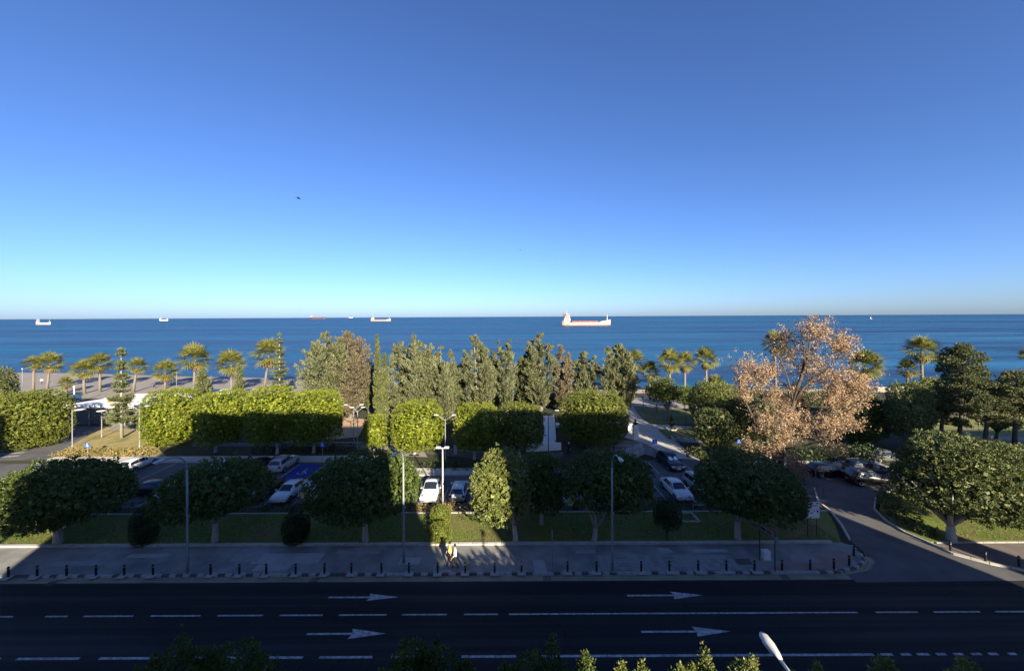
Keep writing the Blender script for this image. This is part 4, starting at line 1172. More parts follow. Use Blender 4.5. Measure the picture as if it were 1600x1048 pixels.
# ---- street trees on the near pavement: only their tips reach into the picture
def street_tree(label, X, Y, tips, body, seed, material):
    t = thing('street_tree', label, 'tree', (X, Y, .13), 0, 'street trees at the near kerb')
    rng = random.Random(seed); bl = []
    for (px, py, r) in body:
        x, z = wx(px, py, Y); bl.append((x - X, rng.uniform(-.3, .3), z - r - .15, r, r, r, 2.0))
    for (px, py, h) in tips:
        x, z = wx(px, py, Y)
        dy = rng.uniform(-.35, .35)
        for k in range(4):
            w = .07 + .075 * k
            bl.append((x - X + rng.uniform(-.03, .03), dy, z - .24 - h * .26 - h * k / 3.5, w, w, h * .26, 2.0))
    link('crown', shell_crown('crown', bl, material, seed, 38, 9, .085, .15, 2.0, .05, up=.9, flat=1.0, cut=False, fill=1.2), t)
    mb = MB(); zt = min(b[2] for b in bl)
    mb.tube([(0, 0, -.1), (.05, 0, zt * .5), (0, 0, zt)], [.2, .15, .1], 8)
    for b in bl[:len(body)]: mb.tube([(0, 0, zt * .75), (b[0] * .5, b[1], zt * .92), (b[0], b[1], b[2])], [.08, .05, .03], 5)
    mb.build('trunk', M_bark_d, t, True)
street_tree('dark leafy tree top at the bottom edge, left', -10.2, 12.3, [(280, 985, 1.0), (362, 1000, .8), (246, 1010, .7), (318, 1016, .6), (388, 1016, .6), (222, 1030, .5), (420, 1030, .5), (445, 1035, .4), (475, 1036, .4)], [(275, 1022, 1.0), (355, 1020, 1.0), (400, 1040, .7), (225, 1044, .6), (315, 1032, .9)], 301, L_front)
street_tree('dark two-pointed leafy tree top at the bottom edge, centre left', -2.9, 12.3, [(636, 983, .9), (684, 985, .9), (600, 1030, .4), (655, 1018, .5), (728, 1032, .4), (560, 1040, .3)], [(640, 1022, .75), (682, 1022, .75), (660, 1030, .7), (720, 1046, .35)], 302, L_front)
street_tree('dark leafy tree top at the bottom edge, just right of centre', .9, 12.3, [(865, 995, .9), (833, 1010, .8), (790, 1040, .3), (917, 1026, .5), (895, 1036, .4), (800, 1044, .3)], [(865, 1030, .65), (832, 1034, .55), (910, 1044, .5)], 303, L_front)
street_tree('leafy tree top with sunlit pale tips beside the near lamp', 5.4, 12.3, [(1001, 1018, .6), (975, 1036, .4), (1062, 1034, .35), (1110, 1021, .6), (1172, 1010, .8), (1143, 1032, .4), (1040, 1040, .3), (1085, 1042, .3)], [(1000, 1046, .45), (1110, 1048, .45), (1172, 1046, .45), (1060, 1056, .5)], 304, L_lit)
street_tree('sparse leafy twigs at the bottom edge right of the near lamp', 11.6, 12.3, [(1272, 1022, .6), (1378, 1022, .5), (1395, 1030, .4), (1232, 1034, .3), (1500, 1020, .5), (1525, 1034, .35), (1415, 1046, .3)], [(1270, 1052, .4), (1390, 1054, .35), (1505, 1054, .35)], 305, L_lit)

# ---- low salt-tolerant shrubs in front of the sea
SH = sorted([((440, 634), 30, 20), ((470, 640), 26, 30), ((525, 640), 30, 26), ((612, 640), 26, 22), ((668, 640), 30, 24), ((728, 640), 26, 22), ((768, 634), 22, 18), ((815, 636), 24, 20), ((865, 634), 22, 20), ((905, 636), 30, 22), ((940, 634), 26, 18),
      ((1140, 632), 30, 24), ((1190, 634), 34, 24), ((1245, 634), 34, 24), ((1300, 634), 34, 24), ((1345, 632), 28, 22), ((1440, 640), 26, 26), ((1560, 640), 40, 24), ((40, 640), 34, 26), ((92, 640), 26, 22), ((248, 628), 24, 18), ((285, 630), 24, 22), ((330, 634), 26, 18), ((395, 636), 26, 20)])
for i, (b_, hw, hh) in enumerate(SH):
    ficus('seaside_shrub', 'low dark shrub mass in front of the sea, %s from the left' % ordinal(i), b_, (b_[0] - hw, b_[0] + hw, b_[1] - hh, b_[1]), [L_hedge, L_pine, L_right][i % 3], 400 + i, M_bark_d, 2.5, 'low shrubs in front of the sea', p=2.2, flat=.9, density=4.5, leaf=.2, per=10, lump=.22, cat='shrub', relief=.25, trunk_r=.08, extra=[(-.5, 0, .2, .5, .6), (.45, 0, .1, .5, .7)])
# ------------------------------------------------------------------ street furniture
M_black = mat('black_paint', (.012, .013, .016), rough=.45)
M_grey = mat('galvanised_steel', (.30, .31, .33), (.40, .41, .42), 8, .45, metal=.55)
M_greyp = mat('grey_paint', (.20, .21, .22), (.26, .27, .28), 6, .5)
M_lampw = mat('white_lamp_paint', (.46, .46, .45), (.54, .54, .53), 5, .45)
M_dkmetal = mat('dark_metal', (.035, .038, .042), rough=.5)
M_lens = mat('lamp_lens', (.45, .45, .42), rough=.2)
M_sblue = mat('sign_blue', (.012, .09, .50), rough=.45)
M_swhite = mat('sign_white', (.70, .71, .72), rough=.5)
M_sred = mat('sign_red', (.45, .03, .03), rough=.5)
M_sdark = mat('sign_dark_print', (.03, .04, .07), rough=.5)
M_cone = mat('pale_cap', (.50, .48, .42), rough=.5)

bol = [(13, 901), (58, 899.5), (104, 899), (150, 898.5), (194, 898), (239, 897.5), (329, 897), (374, 896.5), (416, 896.5), (462, 896), (507, 895.5), (549, 895), (596, 895), (639, 894.5), (684, 894.5), (727, 894), (773, 894),
       (815, 893), (887, 892.5), (932, 892.5), (1002, 892), (1046, 891.5), (1091, 891), (1135, 891), (1179, 891), (1222, 890.5), (1266, 890), (1303, 888), (1327, 883), (1334, 868)]
b_post = MB().lathe([(.075, 0), (.075, .56), (.07, .58), (.07, .60)], 10).mesh('post', M_black, False)
b_band = MB().lathe([(.055, .60), (.055, .645)], 10).mesh('pale_band', M_cone)
b_cap = MB().lathe([(.078, .645), (.085, .68), (.07, .74), (.035, .775), (.004, .785)], 10).mesh('cap', M_black, True)
b_base = MB().box((0, 0, .012), (.62, .55, .03), taper=.97).mesh('base_slab', M_patch)
def bollard(px, py, label, group, z=.12, slab_=True):
    c = gp(px, py, z); c.z = z
    t = thing('bollard', label, 'bollard', c, 0, group)
    link('post', b_post, t); link('pale_band', b_band, t); link('cap', b_cap, t)
    if slab_: link('base_slab', b_base, t, (0, -.1, 0))
for i, (px, py) in enumerate(bol):
    bollard(px, py, 'black bollard with pale band, %s from the left along the street kerb' % ordinal(i), 'bollards along the street kerb', slab_=px < 1215)
for i, (px, py) in enumerate([(1485, 861), (1540, 877), (1592, 884)]):
    bollard(px, py, 'black bollard right of the side road, %s from the left there' % ordinal(i), 'bollards right of the side road', slab_=False)

def street_lamp(label, c, h=9.3, face=-1, r=.085, group='tall curved street lamps'):
    t = thing('street_lamp', label, 'street lamp', c, 0, group)
    MB().tube([(0, 0, 0), (0, 0, 1.4), (0, 0, 1.45), (0, 0, h * .5), (0, 0, h - 1.5)], [r * 1.25, r * 1.2, r, r * .9, r * .75], 10).build('pole', M_greyp if face < 0 else M_lampw, t, True)
    arm = [(0, 0, h - 1.5)]
    for k in range(1, 9):
        a = R(k * 10.5)
        arm.append((0, face * 1.6 * (1 - math.cos(a)), h - 1.5 + 1.35 * math.sin(a)))
    arm.append((0, face * 2.0, h - .12))
    MB().tube(arm, [r * .75] + [r * .6] * 9, 8).build('arm', M_greyp if face < 0 else M_lampw, t, True)
    hd = MB()
    s = face
    prof = [(0, .05, .05), (.15, .10, .08), (.45, .15, .10), (.75, .14, .08), (.86, .06, .04)]
    vs = []
    for y, w, d in prof:
        for k in range(10):
            a = 2 * math.pi * k / 10
            vs.append((w * math.cos(a), s * (1.85 + y), h - .10 + y * .06 + d * math.sin(a) * (.9 if math.sin(a) > 0 else .45)))
    fs = [(i * 10 + k, i * 10 + (k + 1) % 10, (i + 1) * 10 + (k + 1) % 10, (i + 1) * 10 + k) for i in range(4) for k in range(10)] + [tuple(range(10)), tuple(40 + k for k in range(10))]
    hd.add(vs, fs).build('lamp_head', M_lampw, t, True)
    MB().box((0, s * 2.3, h - .15), (.2, .45, .05)).build('lens', M_lens, t)
    MB().box((0, 0, .015), (.42, .42, .04)).build('base_plate', M_greyp, t)
    if face < 0: MB().box((.1, 0, h * .46), (.12, .10, .16)).build('control_box', M_greyp, t)
    return t
def on(px, py, z=.12):
    c = gp(px, py, z); c.z = z; return c
street_lamp('tall curved street lamp at the left of the pavement', on(293, 895), 9.2)
street_lamp('tall street lamp in the middle, beside the walking people', on(631, 878), 9.2)
street_lamp('tall curved street lamp right of the middle, by the forked tree', on(957, 892), 9.2)
street_lamp('white street lamp in the bottom right foreground, only its head in view', Vector((7.55, 9.0, .13)), 9.25, 1, .075)

def twin_lamp(label, c, h):
    t = thing('car_park_lamp', label, 'lamp', c, 0)
    MB().tube([(0, 0, 0), (0, 0, h * .5), (0, 0, h)], [.085, .075, .06], 10).build('pole', M_lampw, t, True)
    MB().box((0, 0, h + .02), (1.0, .12, .08)).build('cross_bar', M_lampw, t)
    for s in (-1, 1):
        hd = MB().box((s * .42, -.05, h + .12), (.5, .36, .14), taper=.8).build('lamp_head', M_lampw, t)
        MB().box((s * .42, -.05, h + .035), (.36, .26, .03)).build('lens', M_lens, hd)
twin_lamp('white twin-headed car park lamp in front of the pale hedge strip', gp(692, 789), 5.75)

def disc_lamp(label, base, top, dark=False, off=0.0):
    c = gp(*base); _, h = wx(base[0], top, c.y)
    t = thing('park_lamp', label, 'lamp', c, 0, 'flat topped park lamps')
    m = M_dkmetal if dark else M_greyp
    MB().tube([(0, 0, 0), (0, 0, .5), (0, 0, .52), (0, 0, h)], [.09, .09, .06, .05], 8).build('pole', m, t, True)
    MB().lathe([(.06, h - .18), (.45, h - .02), (.62, h + .05), (.60, h + .10), (.1, h + .14)], 14, (off, 0, 0)).build('lamp_head', M_dkmetal if dark else M_lampw, t, True)
    if off: MB().tube([(0, 0, h - .25), (off, 0, h + .02)], .04, 6).build('arm', m, t)
disc_lamp('park lamp with flat head nearest the left clipped tree', (113, 701), 640, off=1.2)
disc_lamp('park lamp with flat head standing left of the tiered pine', (159, 684), 642)
disc_lamp('dark park lamp with flat head right of the pale path', (1072, 677), 640, True)

def fork_lamp(label, base, top, m=None, w=1.3):
    c = gp(*base); _, h = wx(base[0], top, c.y)
    t = thing('park_lamp', label, 'lamp', c, 0, 'forked park lamps')
    m = m or M_greyp
    MB().tube([(0, 0, 0), (0, 0, .6), (0, 0, .62), (0, 0, h - .5)], [.10, .10, .065, .05], 8).build('pole', m, t, True)
    for s in (-1, 1):
        arm = MB().tube([(0, 0, h - .75), (s * w * .5, 0, h - .25), (s * w, 0, h - .02)], [.045, .04, .03], 6).build('arm', m, t, True)
        MB().box((s * w * .9, 0, h + .02), (.6, .28, .08), taper=.8).build('lamp_head', M_lampw, arm)
fork_lamp('forked lamp at the left end of the long clipped hedge', (218, 702), 634)
fork_lamp('left one of two forked lamps by the sandy clearing', (553, 696), 632)
fork_lamp('right one of two forked lamps by the sandy clearing', (559, 702), 636, w=.9)
fork_lamp('forked lamp right of the fully sunlit clipped tree', (696, 722), 648)
fork_lamp('dark forked lamp in front of the white ramp', (857, 714), 641, M_dkmetal)
fork_lamp('plain dark lamp on the red plaza', (959, 706), 660, M_dkmetal, .7)

def plain_post(label, base, top, m=M_greyp, r=.07):
    c = gp(*base); _, h = wx(base[0], top, c.y)
    t = thing('lamp_post', label, 'lamp', c, 0, 'slim posts on the sunny lawn')
    MB().tube([(0, 0, 0), (0, 0, h)], [r, r * .7], 8).build('pole', m, t, True)
    MB().lathe([(.02, h), (.17, h + .06), (.2, h + .2), (.05, h + .3)], 10).build('lamp_head', M_lampw, t, True)
plain_post('slim pale post left on the sunny lawn by the plaza', (1005, 641), 612)
plain_post('slim pale post beside the thick pale trunk', (1026, 643), 618)
plain_post('slim pale post on the sunny lawn at the right', (1530, 676), 652)
plain_post('slim pale post further right on the sunny lawn', (1577, 674), 655)
plain_post('slim lamp post on the beach at the far left', (35, 605), 577)
plain_post('slim lamp post on the beach right of the free standing palm', (276, 606), 583)

# signs
def disabled_sign(label, base, top, size=.55, cap=None):
    c = gp(*base); _, h = wx(base[0], top, c.y)
    t = thing('parking_sign', label, 'sign', c, 0, 'blue accessible parking signs')
    MB().tube([(0, 0, 0), (0, 0, h)], .035, 8).build('post', M_greyp, t)
    p = MB().box((0, -.05, h - size * .5), (size * 1.15, .025, size)).build('panel', M_sblue, t)
    w = MB(); z0 = h - size * .5; y = -.066
    for k in range(10):
        a0, a1 = R(150 + k * 24), R(150 + (k + 1) * 24)
        w.add([(-.03 + r * math.cos(a), y, z0 - .06 + r * math.sin(a)) for r, a in ((.10, a0), (.14, a0), (.14, a1), (.10, a1))], [(0, 1, 2, 3)])
    w.box((-.02, y, z0 + .08), (.05, .004, .2)); w.box((.06, y, z0 - .0), (.16, .004, .045)); w.box((.13, y, z0 - .1), (.045, .004, .16)); w.box((-.01, y, z0 + .22), (.08, .004, .08))
    w.build('wheelchair_symbol', M_swhite, p)
    if cap: MB().box((0, -.05, h - size - .16), (size * 1.1, .025, .28)).build('lower_plate', M_swhite, t)
disabled_sign('blue accessible parking sign in front of the dry hedge at the left', (137, 712), 692)
disabled_sign('blue accessible parking sign behind the blue bay', (504, 721), 691)
disabled_sign('blue and white sign in front of the glass railing', (1023, 719), 686, cap=True)
disabled_sign('blue accessible sign near the withered tree', (1155, 710), 686)

def notice_board():
    c = gp(1269, 840); t = thing('notice_board', 'white notice board on two posts at the corner of the side road', 'sign', c)
    for s in (-.38, .38): MB().tube([(s, 0, 0), (s, 0, 2.95)], .03, 6).build('post', M_dkmetal, t)
    p = MB().box((0, -.05, 2.4), (1.18, .04, 1.36)).build('panel', M_swhite, t)
    y = -.0745
    for z, x0, x1, h in ((2.98, -.1, .1, .06), (2.99, .3, .5, .09), (2.80, -.2, .45, .035), (2.73, -.1, .45, .03), (2.45, -.5, .55, .02), (2.32, .05, .2, .035), (2.2, -.2, .1, .03), (2.14, -.2, .05, .03), (1.80, -.1, .0, .03), (1.80, .2, .3, .03)):
        MB().box(((x0 + x1) / 2, y, z), (x1 - x0, .006, h)).build('dark_print', M_sdark, p)

    for x, z, r in ((.42, 2.3, .1), (-.46, 2.12, .07), (-.46, 1.92, .07), (-.3, 2.62, .12)):
        MB().lathe([(r, -.004), (r, .004)], 10, (x, y - .002, z), 'Y').build('emblem', mat('emblem_blue', (.05, .09, .22), rough=.5), p)
notice_board()

def flag_sign():
    a, b = on(1187, 875), on(1211, 893)
    t = thing('flag_sign', 'narrow sign with red patch spanning two thin posts by the white cabinet', 'sign', a)
    d = b - a
    for p, h in ((Vector((0, 0, 0)), 2.85), (d, 2.95)):
        MB().tube([p, p + Vector((0, 0, h))], .035, 8).build('post', M_dkmetal, t)
    an = math.atan2(d.y, d.x)
    pn = MB().box((d.x / 2, d.y / 2, 2.62), (d.length * .96, .05, .36), an).build('panel', M_greyp, t)
    MB().box((d.x * .66, d.y * .66, 2.64), (d.length * .3, .062, .25), an).build('red_patch', M_sred, pn)
    MB().box((d.x * .25, d.y * .25, 2.64), (d.length * .35, .060, .2), an).build('pale_patch', M_dkmetal, pn)
    MB().box((d.x * 1.02, d.y * 1.02 - .12, 2.45), (.2, .16, .28)).build('end_box', M_greyp, t)
flag_sign()
cab = thing('utility_cabinet', 'small white utility cabinet on the pavement beside the flag sign', 'cabinet', on(1197, 873))
MB().box((0, 0, .34), (.52, .36, .56)).build('body', M_white, cab)
MB().box((0, 0, .65), (.58, .42, .06), taper=.92).build('lid', M_swhite, cab)
MB().box((0, -.184, .36), (.44, .012, .46)).build('door', M_swhite, cab)
MB().box((0, 0, .03), (.75, .55, .06)).build('plinth', M_kerb, cab)
sp = thing('sign_post', 'thin lone signpost on the pavement right of the half sunlit tree', 'sign post', on(863, 894))
MB().tube([(0, 0, 0), (0, 0, 2.75)], .03, 8).build('post', M_greyp, sp)
MB().lathe([(.30, -.012), (.30, .012)], 16, (0, .0, 2.85), 'X').build('sign_disc', M_greyp, sp)
sp = thing('timber_posts', 'two thin brown posts at the edge of the car park near the dark cars', 'post', gp(1275, 770))
for dx in (0, .45): MB().tube([(dx, -dx, 0), (dx, -dx, 2.8)], .045, 6).build('post', mat('timber', (.16, .12, .08), (.22, .17, .12), 6, .9), sp)
rail = thing('low_barrier', 'low pale barrier bar behind the lawn under the wide dark tree', 'barrier', gp(1105, 800))
r0 = gp(1105, 800)
MB().tube([gp(1082, 798) - r0 + Vector((0, 0, .6)), gp(1122, 798) - r0 + Vector((0, 0, .6))], .05, 6).build('bar', M_kerb, rail)
for px in (1083, 1121): MB().tube([gp(px, 798) - r0, gp(px, 798) - r0 + Vector((0, 0, .62))], .05, 6).build('post', M_kerb, rail)
fr = thing('stone_frame', 'small square stone frame set in the lawn behind the box topiary', 'planter', on(1074, 809, .16))
for a in range(4):
    MB().box((math.cos(a * math.pi / 2) * .75, math.sin(a * math.pi / 2) * .75, .06), (.16 if a % 2 == 0 else 1.34, 1.66 if a % 2 == 0 else .16, .14)).build('edging', M_kerb, fr)

# statue on pedestal, planter, ring, glass railing
ped = thing('bust_statue', 'dark bronze bust on a tall white stone pedestal beside the path', 'statue', gp(993, 685))
MB().box((0, 0, .12), (1.1, 1.0, .24), taper=.95).build('plinth', M_white, ped)
MB().box((0, 0, 1.2), (.78, .7, 1.95), taper=.9).build('pedestal', M_white, ped)
M_brz = mat('dark_bronze', (.03, .03, .028), (.05, .048, .04), 8, .45, metal=.7)
bz = MB().lathe([(.12, 2.17), (.28, 2.22), (.34, 2.36), (.30, 2.48), (.13, 2.56), (.11, 2.64), (.15, 2.70), (.18, 2.80), (.175, 2.92), (.12, 3.02), (.03, 3.06)], 12)
bz.box((0, -.17, 2.80), (.06, .08, .10)); bz.box((.18, 0, 2.8), (.04, .08, .1)); bz.box((-.18, 0, 2.8), (.04, .08, .1))
bz.build('bust', M_brz, ped, True)
wb = thing('white_block', 'low white stone block left of the bust pedestal', 'block', gp(984, 671))
MB().box((0, 0, .5), (1.5, .8, 1.0), .5).build('block', M_white, wb)
MB().box((0, 0, 1.02), (1.6, .9, .08), .5).build('top', M_pale, wb)
pl = thing('round_planter', 'round stone planter standing on the path bend', 'planter', gp(1055, 688))
MB().lathe([(.42, 0), (.52, .2), (.58, .5), (.6, .62), (.5, .62), (.48, .5)], 16).build('bowl', M_pale, pl, True)
MB().lathe([(.47, .52), (.3, .62), (.05, .68)], 12).build('soil', M_soil, pl)
rg = thing('ring_bed', 'white stone ring around the conifer sapling', 'planter', gp(1049, 670))
MB().lathe([(.95, 0), (.95, .2), (.78, .2), (.78, 0)], 18).build('ring', M_white, rg)
def railing(label, pts, h=1.1):
    P = [gp(*p) for p in pts]; c = P[0]
    t = thing('glass_railing', label, 'railing', c)
    gl = mat('frosted_panel', (.42, .45, .48), (.50, .52, .54), 2, .35, spec=.5, alpha=.75)
    for a, b in zip(P, P[1:]):
        n = max(1, round((b - a).length / 1.25)); d = (b - a) / n; an = math.atan2(d.y, d.x)
        for k in range(n):
            m = a + d * (k + .5) - c
            MB().box((m.x, m.y, h * .48), (d.length * .93, .03, h * .82), an).build('panel', gl, t)
            q = a + d * k - c
            MB().box((q.x, q.y, h * .5), (.06, .06, h), an).build('post', M_greyp, t)
        mid = (a + b) / 2 - c
        MB().box((mid.x, mid.y, h + .02), ((b - a).length + .05, .07, .05), an).build('handrail', M_greyp, t)
railing('grey panelled railing around the sunken ramp behind the dark blue car', [(980, 722), (1000, 713), (1008, 710), (1034, 718)])
railing('grey railing along the far side of the ramp at the red plaza', [(978, 712), (998, 704), (1004, 702)])

# low walls, steps, kiosk and cabins near the beach
def kiosk():
    c = gp(190, 665); c = Vector((-72, 70, 0))
    t = thing('beach_kiosk', 'flat white roofed kiosk behind the tiered pine at the beach', 'building', c)
    a = [(-8.5, -1.2), (7.5, -2.2), (9.0, 6.0), (3.5, 9.5), (-6.0, 9.0)]
    MB().prism(a, 3.1, 3.55).build('roof', M_white, t)
    MB().prism([(x * .9, y * .86 + .4) for x, y in a], 0, 3.1).build('wall', mat('kiosk_dark_wall', (.10, .10, .10), (.15, .145, .14), 1.5, .8), t)
    for k in range(5):
        MB().tube([(-7.4 + k * 3.4, -.85 - k * .2, 0), (-7.4 + k * 3.4, -.85 - k * .2, 3.1)], .08, 8).build('column', M_greyp, t)
    lm = mat('letter_brown', (.30, .19, .06), (.38, .26, .10), 3, .7); rnd = random.Random(4)
    for k in range(11):
        x = -2.6 + k * .42
        if k in (4, 6): continue
        m = MB(); m.box((x, .8, 3.82), (.1, .08, .5)); m.box((x + .13, .8, 3.62 + rnd.choice((0, .2, .4))), (.2, .08, .09)); m.box((x + .24, .8, 3.75), (.08, .08, .36))
        m.build('roof_letter', lm, t)
    MB().box((-5.2, 3.5, 3.75), (1.2, .8, .4)).build('roof_unit', M_greyp, t)
kiosk()
c2 = thing('sun_canopy', 'long white canopy right of the kiosk behind the clipped hedge', 'canopy', (-70, 84, 0))
MB().prism([(-1.5, -1), (10, -1), (11, 4), (-.5, 4)], 2.6, 2.75).build('roof', M_white, c2)
for x, y in ((-.8, -.6), (9.4, -.6), (10.2, 3.4), (0, 3.4)): MB().tube([(x, y, 0), (x, y, 2.6)], .06, 6).build('leg', M_greyp, c2)
c3 = thing('blue_cabin', 'small blue cabin at the left end of the kiosk roof', 'cabin', gp(112, 634))
M_cab = mat('cabin_blue', (.03, .09, .18), (.05, .12, .22), 2, .6)
MB().box((0, 0, 1.1), (2.4, 1.8, 2.2)).build('wall', M_cab, c3)
MB().box((0, 0, 2.26), (2.6, 2.0, .12)).build('roof', M_cab, c3)
MB().box((.4, -.92, .98), (.8, .06, 1.9)).build('door', M_greyp, c3)
MB().box((-.6, -.92, 1.4), (.7, .06, .7)).build('window', M_glass, c3)
c4 = thing('white_pillar', 'white pillar with a lamp at the blue cabin', 'pillar', gp(116, 630))
MB().tube([(0, 0, 0), (0, 0, 3.6)], .12, 8).build('shaft', M_lampw, c4)
MB().lathe([(.12, 3.6), (.22, 3.7), (.2, 3.9), (.05, 4.0)], 10).build('cap', M_lampw, c4, True)
for i, (a, b, lb) in enumerate([((905, 620), (985, 618), 'pale sea wall left of the path head'), ((1370, 611), (1412, 610), 'pale sea wall piece right of the withered tree'), ((560, 622), (660, 624), 'pale sea wall behind the cypresses')]):
    p, q = gp(*a), gp(*b); m = (p + q) / 2
    t = thing('sea_wall', lb, 'wall', (m.x, m.y, 0), math.atan2(q.y - p.y, q.x - p.x), 'sea walls at the promenade')
    MB().box((0, 0, .45), ((q - p).length, .5, .9)).build('wall_run', M_sand, t)
    MB().box((0, 0, .94), ((q - p).length + .1, .65, .1)).build('coping', M_pale, t)
rr0 = gp(1360, 611)
t = thing('promenade_railing', 'thin dark railing at the sea edge right of the withered tree', 'railing', rr0)
for k in range(9):
    q = gp(1360 + k * 8, 609) - rr0
    MB().tube([q, q + Vector((0, 0, 1.1))], .05, 5).build('post', M_dkmetal, t)
for h in (.55, 1.08): MB().tube([gp(1360, 609) - rr0 + Vector((0, 0, h)), gp(1424, 609) - rr0 + Vector((0, 0, h))], .035, 5).build('rail', M_dkmetal, t)

# ------------------------------------------------------------------ cars
def paint(name, c, rough=.3): return mat('car_' + name, c, rough=rough, spec=.5, coat=.6)
P_white, P_silver, P_black, P_navy, P_grey = paint('white', (.62, .63, .64)), paint('silver', (.34, .35, .36)), paint('black', (.012, .012, .014)), paint('navy', (.012, .016, .035)), paint('grey', (.10, .105, .11))
M_cglass = mat('car_glass', (.012, .018, .030), rough=.06, spec=.7)
M_tyre = mat('tyre_rubber', (.015, .015, .015), rough=.9)
M_rim = mat('alloy_rim', (.42, .43, .44), rough=.35, metal=.7)
M_tail = mat('tail_lamp_red', (.30, .015, .012), rough=.25)
M_head = mat('head_lamp', (.55, .57, .60), rough=.15)
M_plate = mat('number_plate_yellow', (.55, .45, .10), rough=.5)
M_platew = mat('number_plate_white', (.65, .65, .62), rough=.5)
SHAPES = {  # t along the car (rear -.5 to front .5), belt height, top height, roof half width share
    'hatch': (4.1, 1.76, [(-.5, .62, .64, .80), (-.49, .82, .86, .82), (-.465, .93, .98, .80), (-.375, .95, 1.38, .68), (-.20, .95, 1.46, .69), (.05, .93, 1.44, .68), (.225, .91, .97, .82), (.38, .84, .90, .80), (.47, .70, .76, .78), (.5, .52, .55, .72)], (-.462, -.38), (.07, .215)),
    'suv': (4.45, 1.86, [(-.5, .66, .70, .82), (-.49, .90, .96, .82), (-.47, 1.04, 1.10, .80), (-.41, 1.06, 1.56, .70), (-.20, 1.05, 1.66, .71), (.03, 1.03, 1.63, .70), (.20, 1.0, 1.07, .82), (.38, .94, 1.01, .80), (.475, .80, .86, .78), (.5, .58, .62, .72)], (-.468, -.415), (.045, .19)),
    'sedan': (4.6, 1.80, [(-.5, .66, .68, .80), (-.485, .86, .90, .80), (-.36, .94, .98, .80), (-.20, .95, 1.38, .66), (-.05, .94, 1.43, .67), (.07, .93, 1.40, .66), (.235, .90, .95, .82), (.39, .82, .88, .80), (.475, .68, .74, .76), (.5, .50, .54, .70)], (-.35, -.21), (.085, .225)),
    'van': (4.7, 1.84, [(-.5, .7, .75, .84), (-.49, 1.0, 1.08, .84), (-.478, 1.08, 1.2, .82), (-.45, 1.1, 1.72, .76), (-.2, 1.1, 1.84, .77), (.12, 1.08, 1.80, .76), (.30, 1.02, 1.09, .84), (.40, .92, .98, .82), (.48, .76, .80, .80), (.5, .56, .6, .74)], (-.477, -.452), (.14, .29)),
    'pickup': (5.0, 1.82, [(-.5, .80, .82, .97), (-.49, .98, 1.0, .97), (-.10, 1.0, 1.02, .97), (-.09, 1.02, 1.05, .86), (-.05, 1.05, 1.62, .74), (.05, 1.04, 1.70, .75), (.12, 1.02, 1.66, .74), (.255, .99, 1.05, .84), (.40, .93, 1.0, .82), (.48, .78, .84, .80), (.5, .58, .62, .76)], (-.088, -.055), (.13, .245)),
}
CAR_MESH = {}
